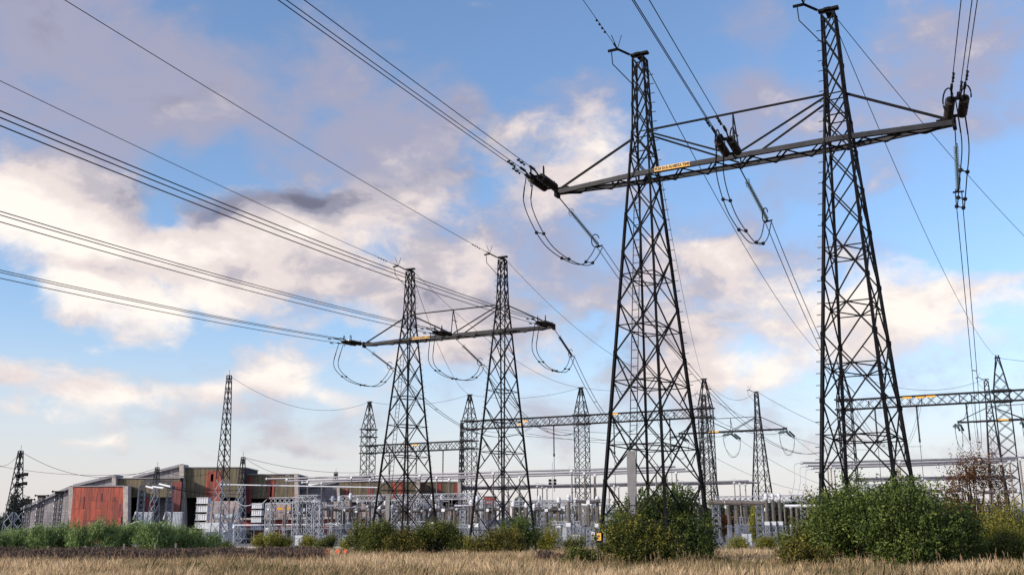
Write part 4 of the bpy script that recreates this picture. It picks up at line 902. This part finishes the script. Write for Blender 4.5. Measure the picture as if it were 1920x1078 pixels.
t = thing('tubular_bushing', 'light tube with rounded ends just left of the nearest pylon\'s bush', 'bushing', (0, 0, 0)); a_, b_ = at(1088, 945, 138), at(1112, 946, 137); m = MB(); m.tube([a_, a_.lerp(b_, .06), b_.lerp(a_, .06), b_], [.15, .3, .3, .15], 10); m.build('tube', M['lgrey'], t)
q = at(1100, 946, 137.5); m = MB(); m.ribs((q.x, q.y, -.4), (q.x, q.y, q.z-.2), .3, .42, 22, 9); m.build('column', M['porc'], t)
t = thing('tubular_bushing', 'light horizontal tube between the towers of the second pylon', 'bushing', (0, 0, 0)); a_, b_ = at(852, 949, 150), at(900, 948, 148); m = MB(); m.tube([a_, a_.lerp(b_, .04), b_.lerp(a_, .04), b_], [.15, .33, .33, .15], 10); m.build('tube', M['alu'], t)
for px in (858, 893): q = at(px, 949, 149); m = MB(); m.ribs((q.x, q.y, -.4), (q.x, q.y, q.z-.2), .22, .3, 22, 9); m.build('column', M['porc'], t)
# connecting leads and slanted tubes between apparatus
LEADS = [((440, 938), (476, 945), 158), ((476, 945), (500, 936), 158), ((590, 932), (632, 946), 150), ((632, 946), (668, 948), 150), ((700, 958), (715, 930), 148), ((715, 930), (745, 935), 148), ((690, 950), (735, 950), 146), ((775, 955), (792, 940), 146), ((792, 940), (812, 944), 146), ((985, 955), (1010, 940), 140), ((1010, 940), (1045, 946), 140), ((1048, 946), (1085, 940), 140)]
for k, (a, b, Y) in enumerate(LEADS): a_, b_ = at(*a, Y), at(*b, Y-.5); wire('jumper_tube', f'{ORD[k]} short white linking tube from the left in the yard', spline([a_, a_.lerp(b_, .5)-Vector((0, 0, .5)), b_], 5), .065, 'short linking tubes', 'busbar', 'lgrey', 6)
for k, (a, b, Y) in enumerate((((273, 911), (288, 915), 160), ((299, 907), (320, 912), 160), ((286, 912), (307, 914.5), 160))): a_, b_ = at(*a, Y), at(*b, Y-2); wire('slanted_tube', f'{ORD[k]} white slanted tube from the left atop the twin lattice legs', [a_, b_], .14, 'white slanted tubes', 'insulator', 'white', 7)
for k, (a, b, s_) in enumerate((((320, 912), (478, 918), .3), ((322, 914), (480, 924), .5), ((310, 913), (460, 934), .2))): line(f'thin slack line across the hall fronts, {ORD[k]} from the top', at(*a, 160), at(*b, 160), s_, .04, 'lines across the halls', 'slack_line', 'wire')
# white kiosk and low hut
t = thing('transformer_kiosk', 'white raised box on lattice legs at the foot of the tall mast', 'box', gp(409, 152)); t['_o'] = tuple(t.location); m = MB(); q = at(409, 988, 152); m.box((q.x, 152, q.z), (3.2, 1.4, 1.3)); m.build('box', M['white'], t); m = MB(); [m.bar((q.x+s_*1.3, 152, -.4), (q.x-s_*1.3, 152, q.z-.6), .09) for s_ in (-1, 1)]; m.build('leg', M['galv'], t)
t = thing('small_hut', 'little hut with a light pitched roof half hidden by the hedge', 'hut', gp(262, 150)); t['_o'] = tuple(t.location); x, y = X(262, 150), 150; m = MB(); m.box((x, y, .9), (3.6, 3, 2.6)); m.build('wall', M['grey'], t); m = MB(); m.prism([(x-2.1, 2.2), (x+.4, 3.1), (x+2.1, 2.0), (x+2.1, 1.9), (x+.4, 2.98), (x-2.1, 2.08)], y-1.8, y+1.8); m.build('roof', M['lgrey'], t)
for k, (px, Y) in enumerate(((562, 138), (605, 140), (650, 141), (700, 139), (985, 128), (1080, 127), (1400, 126), (1475, 127))):
    t = thing('control_cabinet', f'{ORD[k]} small grey cabinet from the left on the gravel behind the fence', 'cabinet', gp(px, Y), 0, 'grey cabinets'); x, y, _ = gp(px, Y); t['_o'] = (x, y, 0); m = MB(); m.box((x, y, .35), (1.1, .6, 1.5)); m.build('housing', M['lgrey'], t); m = MB(); m.box((x, y-.32, .4), (.95, .04, 1.25)); m.build('door', M['white'], t); m = MB(); m.box((x, y, 1.13), (1.25, .75, .06)); m.build('roof', M['galv'], t)
# parked cars seen behind the hedge at the far left
def car():
    t = thing('parked_car', '', 'car'); a = MB(); a.prism([(-2.1, .35), (2.1, .35), (2.15, .75), (1.3, .92), (.75, 1.42), (-1.2, 1.45), (-2.0, .95), (-2.15, .7)], -.85, .85); b_ = a.build('body', M['white'], t)
    g = MB(); g.prism([(1.2, .95), (.7, 1.36), (-1.1, 1.39), (-1.75, .97)], -.87, .87); g.build('window', M['cglass'], b_)
    for x in (-1.3, 1.3):
        for y in (-.8, .8): w = MB(); w.tube([(x, y-.1, .33), (x, y+.1, .33)], .33, 14); w.build('wheel', M['tyre'], t)
    return t
cp_ = Proto(car())
for k, (px, Y) in enumerate(((10, 168), (44, 167), (58, 172))): cp_.put((X(px, Y), Y, -.38), R((5, -8, 10)[k]), f'white parked car behind the hedge, {ORD[k]} from the left edge', 'parked cars', (1.1,)*3)
# lamp posts in the yard
for k, (px, yt, Y) in enumerate(((439, 988, 140), (1036, 906, 170))):
    q = at(px, yt, Y); t = thing('yard_lamp', 'short post with white round head right of the raised white box' if k == 0 else 'thin post with two dark floodlights right of the second pylon', 'lamp', (q.x, Y, -.4)); t['_o'] = (q.x, Y, -.4); m = MB(); m.bar((q.x, Y, -.4), (q.x, Y, q.z+(3.5 if k else 0)), .1); m.build('pole', M['lgrey'], t); m = MB()
    if k == 0: m.ball(q, .25)
    else: [m.box(q+Vector((s_*.4, 0, z_)), (.5, .3, .4)) for s_ in (-1, 1) for z_ in (0, .5)]
    m.build('lamp_head', M['white' if k == 0 else 'dark'], t)
# ------------------------------------------------------------------ fence along the yard
def fencemat():
    m = bpy.data.materials.new('chain_link'); m.use_nodes = True; nt = m.node_tree; b = nt.nodes['Principled BSDF']; b.inputs['Base Color'].default_value = (.07, .08, .09, 1); b.inputs['Metallic'].default_value = .2; b.inputs['Roughness'].default_value = .5
    return m
FM = fencemat()
def fence(label, a, b, ya, yb, h=2.3, step=3.0):
    A_ = Vector((X(a, ya), ya, -.4)); B_ = Vector((X(b, yb), yb, -.4)); t = thing('yard_fence', label, 'fence', tuple(A_), 0, 'wire fence of the yard'); n = max(1, round((B_-A_).length/step)); d = (B_-A_)
    for i in range(n+1): m = MB(); p = A_+d*i/n; m.bar(p, p+Vector((0, 0, h)), .08); m.build('post', M['galv'], t)
    m = MB()
    for z in (.08, h*.5, h-.04): m.bar(A_+Vector((0, 0, z)), B_+Vector((0, 0, z)), .035 if z < h*.6 and z > .1 else .06)
    m.build('rail', M['galv'], t)
    m = MB(); L_ = d.length; st = .45; k = int(L_/st); hn = h-.15
    for i in range(-5, k): 
        for sg in (-1, 1):
            x0, x1 = i*st, i*st+hn; z0, z1 = (.1, .1+hn) if sg > 0 else (.1+hn, .1)
            if x0 < 0: f_ = -x0/(x1-x0); z0 = z0+(z1-z0)*f_; x0 = 0
            if x1 > L_: f_ = (L_-x0)/(x1-x0); z1 = z0+(z1-z0)*f_; x1 = L_
            if x1 <= x0: continue
            m.bar(A_+d*(x0/L_)+Vector((0, 0, z0)), A_+d*(x1/L_)+Vector((0, 0, z1)), .008)
    m.build('wire_mesh', FM, t)
fence('wire fence from the tall mast to the second pylon', 384, 720, 122, 119); fence('wire fence crossing behind the second pylon', 720, 985, 119, 118); fence('wire fence between the second pylon and the nearest bush', 985, 1140, 118, 118); fence('wire fence at the right between the two big bushes', 1290, 1510, 117, 116)
m = MB(); a_, b_ = Vector((X(385, 121), 120.5, -.27)), Vector((X(730, 118), 117.8, -.27)); m.bar(a_, b_, .25, .3); tag(m.build('kerb_wall', M['conc'], None, org=tuple(a_)), 'low pale concrete kerb at the foot of the left fence', 'kerb')

# ------------------------------------------------------------------ vegetation
def lob(n, rx, ry, h, r=(.9, 1.4), zlo=.35):
    out = []
    for i in range(n):
        a = random.uniform(0, 6.28); q = math.sqrt(random.random())*.8; rr = random.uniform(*r); x, y = math.cos(a)*q*rx, math.sin(a)*q*ry; top_ = h*(1-.55*q**2)*random.uniform(.82, 1.05); z = random.uniform(zlo, 1)*(top_-rr*.8)
        out.append((x, y, max(z, rr*.4), rr, rr, rr*.85))
    return out
def gl(px, Y): return (X(px, Y, 1020), Y, gz(Y))
random.seed(11)
# the bushes are pruned back so that the yellow sign on the leg stays readable
PRUNE = lambda q: (abs(q[:, 0]-4.2*q[:, 1]/49) < .17) & (q[:, 2] > 1.04) & (q[:, 2] < 1.52) & (q[:, 1] < 49.2)
# the bush round the foot of the nearest pylon's left tower: leafy at the top right, olive at the lower left
bush('bush', 'big dark green bush round the foot of the nearest pylon\'s left tower', 'bush', gl(1240, 50.8), lob(34, 2.5, 2.6, 4.1, (.6, 1.0), .15)+[(.2, 0, 2.8, .7, .7, .8), (1.0, .2, 2.7, .7, .7, .8), (-1.1, 0, 2.6, .7, .7, .8), (2.0, 0, 1.8, .7, .9, .8)], 40000, .11, LM['mid'], 'bushes under the pylons', .17, 12, carve=PRUNE)
bush('bush', 'olive bush with yellowed leaves spreading left of the nearest pylon\'s left tower', 'bush', gl(1200, 45.2), lob(28, 1.8, 1.3, 2.55, (.5, .8), .15), 24000, .10, LM['mix'], 'bushes under the pylons', .17, 12, carve=PRUNE)
bush('bush', 'low flat bush tapering to the left of the nearest pylon', 'bush', gl(1095, 46.5), lob(9, 1.2, .8, 1.0, (.3, .45), .2), 6000, .09, LM['green'], 'bushes under the pylons', .12, 10)
bush('bush', 'widest green bush hiding the foot of the nearest pylon\'s right tower', 'bush', gl(1665, 43.3), lob(52, 3.1, 2.9, 4.4, (.6, 1.0), .12)+[(-1.2, -.5, 2.6, .8, .8, .7), (.9, -.5, 2.9, .8, .8, .7), (1.8, 0, 2.6, .8, .8, .7)], 50000, .11, LM['mid'], 'bushes under the pylons', .18, 12)
bush('bush', 'green bush at the left flank of the widest bush', 'bush', gl(1545, 46), lob(28, 1.7, 1.3, 3.5, (.5, .85), .12), 21000, .11, LM['green'], 'bushes under the pylons', .17, 12)
bush('bush', 'low yellow-green bush at the left foot of the widest bush', 'bush', gl(1507, 41.4), lob(8, .9, .8, 1.4, (.35, .5), .2), 7000, .08, LM['olive'], 'bushes under the pylons', .14, 10)
bush('bush', 'green bush below the russet tree at the right end of the widest bush', 'bush', gl(1775, 44), lob(20, 1.4, 1.5, 3.2, (.5, .8), .15), 19000, .11, LM['mid'], 'bushes under the pylons', .18, 12)
bush('rowan_tree', 'thin russet tree with bare branches at the right', 'tree', gl(1835, 54), [(-1.0, 0, 3.6, .9, .8, 1.1), (.3, 0, 4.4, 1.1, 1.0, 1.2), (1.2, 0, 4.1, .9, .8, 1.1), (-.3, 0, 4.3, .9, .8, 1.0), (-.2, .3, 2.4, 1.4, 1.1, 1.0), (-1.5, 0, 2.2, .7, .7, .8), (1.5, 0, 2.4, .8, .7, .9), (0, 0, 1.3, 1.3, 1, .8)], 10000, .10, LM['rust'], None, .2, 9, stems=34, shell=.15)
bush('yellow_shrub', 'pale yellow-green shrub at the right edge', 'bush', gl(1905, 47), lob(20, 1.6, 1.3, 3.3, (.5, .8), .2), 17000, .09, LM['yellow'], None, .17, 10)
bush('bush', 'dark low bush under the pale shrub at the right edge', 'bush', gl(1885, 45.5), lob(12, 1.8, .8, 1.3, (.4, .6), .2), 14000, .08, LM['green'], 'bushes under the pylons', .15, 12)
for k, (px, Y, rx, h, n, mk, lab) in enumerate(((700, 84, 2.4, 2.5, 26000, 'green', 'rounded dark bush at the left foot of the second pylon'), (760, 83, 1.9, 1.7, 15000, 'olive', 'lower olive bush between the legs of the second pylon\'s left tower'), (818, 84, 2.1, 2.4, 22000, 'green', 'rounded dark bush right of the second pylon\'s left tower'), (935, 84, 2.0, 1.8, 18000, 'olive', 'brownish green bush under the second pylon\'s right tower'), (975, 90, 1.6, 2.9, 15000, 'mid', 'taller green bush inside the legs of the second pylon\'s right tower'), (1027, 100, 1.3, 2.1, 8000, 'yellow', 'light green bush just right of the second pylon'), (1077, 102, 1.0, 1.6, 3500, 'yellow', 'small yellowed bush before the fence'), (872, 92, 1.1, 1.5, 4500, 'yellow', 'thin pale bush between the second pylon\'s towers'))):
    bush('bush', lab, 'bush', gl(px, Y-3), lob(18, rx*1.05, rx*.7, h*1.3, (.45, .8) if rx > 1.5 else (.3, .5), .15), n, .11, LM[mk], 'bushes near the second pylon', .2, 12)
for k, (px, Y, rx, h, n, mk) in enumerate(((428, 116, 1.1, .9, 2500, 'mid'), (498, 112, 1.7, 2.1, 6000, 'yellow'), (530, 113, 1.2, 2.7, 4500, 'yellow'), (577, 113, .9, 1.9, 3000, 'yellow'), (612, 112, 1.5, 1.7, 6000, 'green'), (652, 110, 1.0, 1.6, 2500, 'yellow'), (1385, 108, 1.2, 1.4, 3500, 'yellow'), (1432, 106, 1.6, 1.5, 5000, 'yellow'), (1475, 100, 1.1, 1.8, 4000, 'mid'))):
    bush('small_shrub', f'{ORD[k]} small shrub from the left before the yard fence', 'shrub', gl(px, Y), lob(8, rx, rx*.7, h, (.3, .5), .2), n, .12, LM[mk], 'small shrubs before the fence', .2, 9, .5)
for k in range(15):
    px = -12+k*28.5+random.uniform(-5, 5); Y = 75+random.uniform(-2.5, 2.5); h = (1.9, 2.0, 2.1, 2.3, 2.5, 2.2, 2.5, 3.0, 2.4, 2.9, 2.6, 2.7, 2.4, 2.2, 1.6)[k]*random.uniform(.95, 1.05)
    L_ = [(random.uniform(-.6, .6), random.uniform(-.5, .5), h*random.uniform(.15, .72), random.uniform(.35, .6), .5, random.uniform(.35, .6)) for _ in range(11)]
    bush('hedge_shrub', f'{ORD[k]} feathery green shrub from the left in the hedge before the halls', 'shrub', gl(px, Y), L_, 7500, .17, LM['willow'], 'hedge shrubs at the left', .17, 12, 1.3, 4, .3, .22)
# trees beyond the yard
def tree(px, Y, h, w, mk, lab, n=5000, lf=.35, grp='trees beyond the yard', cone=False, zb=-.4):
    if cone: L_ = [(random.uniform(-.2, .2), 0, h*z, w*(1.05-z)*.9, w*(1.05-z)*.9, h*.12) for z in np.linspace(.12, .95, 9)]
    else: L_ = [(random.uniform(-w, w)*.6, random.uniform(-w, w)*.5, h*random.uniform(.38, .85), w*.42, w*.42, h*.16) for _ in range(14)]
    x, y = X(px, Y), Y; return bush('tree', lab, 'tree', (x, y, zb), L_, n, lf, LM[mk], grp, .35, 10, 0, 6, .45, .6, (h*.8, .16), 'crown')
tree(26, 200, 9.2, 2.4, 'conifer', 'dark conifer behind the floodlight mast at the left', 9000, .4, cone=True); tree(45, 204, 8.4, 3.2, 'conifer', 'dark bushy evergreen beside the left hall', 9000, .4)
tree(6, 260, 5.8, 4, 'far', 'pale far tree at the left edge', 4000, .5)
tree(1417, 160, 5.6, 1.5, 'yellow', 'pointed yellow-green young tree between the lattice masts at the right', 7000, .22, cone=True)
tree(1356, 165, 4.2, 1.4, 'rust', 'rust brown rounded tree left of the pointed yellow one', 4500, .25)
TX = [1300, 1335, 1372, 1398, 1440, 1470, 1497, 1535, 1575, 1620, 1270, 1235, 1195]; TO = [sorted(TX).index(v) for v in TX]
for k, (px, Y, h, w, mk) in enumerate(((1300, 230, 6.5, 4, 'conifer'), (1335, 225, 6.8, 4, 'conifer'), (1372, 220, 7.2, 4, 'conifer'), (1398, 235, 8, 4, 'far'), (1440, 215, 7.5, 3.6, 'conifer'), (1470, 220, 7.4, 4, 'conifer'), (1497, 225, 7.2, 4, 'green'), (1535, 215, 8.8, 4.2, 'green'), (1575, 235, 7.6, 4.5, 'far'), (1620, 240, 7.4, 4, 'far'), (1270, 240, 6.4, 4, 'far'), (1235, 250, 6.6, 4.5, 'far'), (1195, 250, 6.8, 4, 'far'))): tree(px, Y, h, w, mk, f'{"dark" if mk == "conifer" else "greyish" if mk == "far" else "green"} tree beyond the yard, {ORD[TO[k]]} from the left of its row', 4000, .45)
tree(1482, 205, 8.6, 1.3, 'conifer', 'slim tree whose round top shows left of the curved leads', 2500, .3)
# far wood and hills
def farwood(name, label, x0, x1, Y, h, n, sz, m):
    xs = rng.uniform(x0, x1, n); hh = h*(.72+.28*np.sin(xs*.11+1)+.12*np.sin(xs*.37)+.1*np.sin(xs*.83)); z = hh*rng.random(n)**.5*1.0; y = Y+rng.uniform(-14, 14, n)
    o = leafmesh(name, np.stack([xs, y, z-.4], 1), sz, .2+.6*rng.random(n), m, .7, 0, None, (0, 0, 0)); tag(o, label, 'wood', None, 'stuff')
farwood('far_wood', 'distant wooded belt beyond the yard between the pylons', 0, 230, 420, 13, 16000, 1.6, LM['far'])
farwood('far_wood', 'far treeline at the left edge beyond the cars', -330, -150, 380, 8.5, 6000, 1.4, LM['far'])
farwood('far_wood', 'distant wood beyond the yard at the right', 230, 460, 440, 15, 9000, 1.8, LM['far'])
m = MB()
for x0, x1, Y, h in ((-900, 1100, 1300, 16), (100, 1500, 1600, 34)):
    n = 60; n0 = len(m.v)
    for i in range(n+1):
        x = x0+(x1-x0)*i/n; z = h*(math.sin(math.pi*i/n))**.6*(1+.18*math.sin(x*.013)+.08*math.sin(x*.04))
        m.v += [Vector((x, Y-250, -1)), Vector((x, Y, z)), Vector((x, Y+500, -1))]
    for i in range(n): a = n0+i*3; m.f += [(a, a+3, a+4, a+1), (a+1, a+4, a+5, a+2)]
tag(m.build('hills', mat('haze_blue_hills', (.05, .07, .08), .95, 0, 0, .02, 0, 1, (.08, .1, .11)), smooth=True), None, None, None, 'structure')  # distance haze painted as blue into the hill colour
m = MB(); a_ = at(1052, 962, 300); m.quad((a_.x-12, 262, .0), (a_.x+16, 262, 0), (a_.x+16, 330, a_.z), (a_.x-12, 330, a_.z)); tag(m.build('meadow', mat('light_green_meadow', (.16, .2, .05), .95, 0, .2, .3)), None, None, None, 'structure')

# ------------------------------------------------------------------ field: dry grass and dark weeds
def blades(name, label, n, ygen, xr, h, w, m, tonef, lean=.25, cat='grass'):
    y = ygen(n); x = (rng.random(n)*2-1)*xr(y); x = x if not isinstance(x, tuple) else x
    zg = np.array([gz(v) for v in y]) if n < 2000 else np.interp(y, np.linspace(20, 130, 400), [gz(v) for v in np.linspace(20, 130, 400)])
    hh = h*(.45+rng.random(n)**2*1.1)*(.85+.3*np.sin(x*.9+np.sin(y*.7)*2)*np.sin(y*.5+x*.2)+.25*np.sin(x*3.1+y*2.2)*np.sin(x*.6-y*1.9)); th = rng.uniform(0, 3.14, n); ln = rng.normal(size=(n, 2))*lean*hh[:, None]+np.array([.08, 0])*hh[:, None]
    dx, dy = np.cos(th)*w*.5, np.sin(th)*w*.5; z0 = zg-.03
    v = np.empty((n, 5, 3)); v[:, 0] = np.stack([x-dx, y-dy, z0], 1); v[:, 1] = np.stack([x+dx, y+dy, z0], 1)
    mx, my = x+ln[:, 0]*.35, y+ln[:, 1]*.35; v[:, 2] = np.stack([mx+dx*.8, my+dy*.8, z0+hh*.6], 1); v[:, 3] = np.stack([x+ln[:, 0], y+ln[:, 1], z0+hh], 1); v[:, 4] = np.stack([mx-dx*.8, my-dy*.8, z0+hh*.6], 1)
    me = bpy.data.meshes.new(name); me.vertices.add(5*n); me.vertices.foreach_set('co', v.reshape(-1).astype(np.float32)); me.loops.add(5*n); me.loops.foreach_set('vertex_index', np.arange(5*n, dtype=np.int32)); me.polygons.add(n); me.polygons.foreach_set('loop_start', np.arange(0, 5*n, 5, dtype=np.int32))
    a = me.attributes.new('tone', 'FLOAT', 'FACE'); a.data.foreach_set('value', np.clip(tonef(x, y)+rng.normal(size=n)*.2, 0, 1).astype(np.float32)); me.materials.append(m); me.update()
    o = bpy.data.objects.new(name, me); C.objects.link(o); return tag(o, label, cat, None, 'stuff')
inv = lambda a, b: (lambda n: 1/(1/b+(1/a-1/b)*rng.random(n)))
blades('dry_grass', 'tall dry straw-coloured grass covering the field in the foreground', 330000, inv(30, 116), lambda y: y*.62+4, .36, .02, LM['straw'], lambda x, y: .52+.16*np.sin(x*.35+y*.2)+.12*np.sin(x*1.1-y*.6)+.12*np.sin(x*2.3+y*1.7)-.28*np.clip(np.sin(x*.23+1.3)*np.sin(y*.31+x*.12)+np.sin(x*.9-y*.4)*.4-.55, 0, 1)-(y < 44)*.1)
def strip(name, label, x0f, x1f, y0, y1, n, h, w, m, tone):
    y = rng.uniform(y0, y1, n); t_ = rng.random(n); xa = np.array([X(x0f, v) for v in (y0, y1)]); xb = np.array([X(x1f, v) for v in (y0, y1)])
    f_ = (y-y0)/(y1-y0); x = (xa[0]+(xa[1]-xa[0])*f_)*(1-t_)+(xb[0]+(xb[1]-xb[0])*f_)*t_
    p = np.stack([x+rng.normal(size=n)*.15, y, np.interp(y, [20, 55, 65, 75, 85, 93, 130], [gz(v) for v in (20, 55, 65, 75, 85, 93, 130)])+h*rng.random(n)**.8*(.75+.35*np.sin(x*1.3)*np.sin(x*.37+1))], 1)
    o = leafmesh(name, p, w, tone+.45*rng.random(n)-.2, m, .28, .9); return tag(o, label, 'weeds', None, 'stuff')
strip('dark_weeds', 'dark purple-brown weeds along the hedge at the left', -30, 610, 55, 69, 60000, .75, .15, LM['heath'], .4)
strip('dark_weeds', 'strip of dark weeds left of the nearest pylon\'s bush', 1010, 1100, 50, 53, 4000, .55, .12, LM['heath'], .35)
strip('green_weeds', 'low green weeds below the hedge', -30, 420, 70, 73, 12000, .8, .15, LM['green'], .5)
strip('green_weeds', 'green weeds in the grass below the nearest bush', 1060, 1360, 45, 48, 3500, .4, .12, LM['olive'], .5)
strip('green_weeds', 'green weeds in the grass right of the nearest pylon\'s left tower', 1345, 1500, 45, 50, 3500, .35, .12, LM['olive'], .5)
strip('green_weeds', 'patches of green weeds along the right bush foot', 1480, 1900, 41, 43, 5000, .38, .11, LM['olive'], .45)
# fence posts of the field, red markers
def post(px, Y, yt, label, braced=False):
    q = at(px, yt, Y); z0 = gz(Y)-.1; t = thing('braced_fence_post' if braced else 'fence_post', label, 'post', (q.x, Y, z0), 0, 'wooden posts of the field fence'); t['_o'] = (q.x, Y, z0); m = MB(); m.bar((q.x, Y, z0), (q.x, Y, q.z), .11); m.build('post', M['wood'], t)
    if braced:
        for s_ in (-1, 1): m = MB(); m.bar((q.x+s_*.62, Y, z0+.1), (q.x, Y, q.z-.15), .07); m.build('brace', M['wood'], t)
post(161, 64, 1022, 'wooden fence post with two slanted braces before the hedge', True); post(91, 64, 1023, 'plain wooden post left of the braced one'); post(233, 65, 1019, 'plain wooden post right of the braced one'); post(330, 66, 1018, 'plain wooden post at the right end of the hedge'); post(291, 67, 1020, 'short plain wooden post between two others before the hedge')
for k, px in enumerate((612, 634, 648)):
    Y = 74; q = at(px, 1034, Y); t = thing('marker_post', f'{ORD[k]} orange marker in the weeds left of the second pylon', 'marker', (q.x, Y, gz(Y)), 0, 'red-orange markers'); t['_o'] = (q.x, Y, gz(Y))
    m = MB(); m.bar((q.x+.22, Y+.03, gz(Y)-.1), (q.x+.22, Y+.03, q.z+.2), .05); m.build('stake', M['ink'], t); m = MB(); m.ring((q.x, Y, q.z), (0, 1, 0), .12 if k < 2 else .08, .06); m.box((q.x, Y-.03, q.z-.02), (.3 if k < 2 else .16, .03, .3 if k < 2 else .4)); m.build('marker_board', M['orange'], t)
q = at(1435, 1048, 52); m = MB(); m.bar((q.x, 52, 0), (q.x, 52, q.z+.2), .05); tag(m.build('white_stake', M['white'], None, org=(q.x, 52, 0)), 'thin white stake in the grass right of the nearest pylon\'s left tower', 'stake')
# dry grass stalks standing taller in the foreground
def stalks():
    n = 500; y = rng.uniform(33, 55, n); x = rng.uniform(-1, 1, n)*(y*.56); m = MB()
    for a, b in zip(x, y): h = random.uniform(.45, .8); e = a+random.uniform(-.2, .2); m.bar((a, b, 0), (e, b, h), .008); c = Vector((e, b, h)); m.bar(c-Vector((0, 0, .12)), c+Vector((random.uniform(-.06, .06), 0, .05)), .014)
    o = m.build('tall_stalks', M['stalk']); tag(o, 'scattered taller brown stalks standing above the dry grass', 'stalks', None, 'stuff')
stalks()
# unused prototypes never stay at the origin
for p_ in list(pr.values())+[hp, hl, bsu, cp_]:
    if not p_.used:
        for q in [p_.o]+list(p_.o.children_recursive): bpy.data.objects.remove(q)
for o in C.objects:
    if '_o' in o: del o['_o']
bpy.context.view_layer.update()
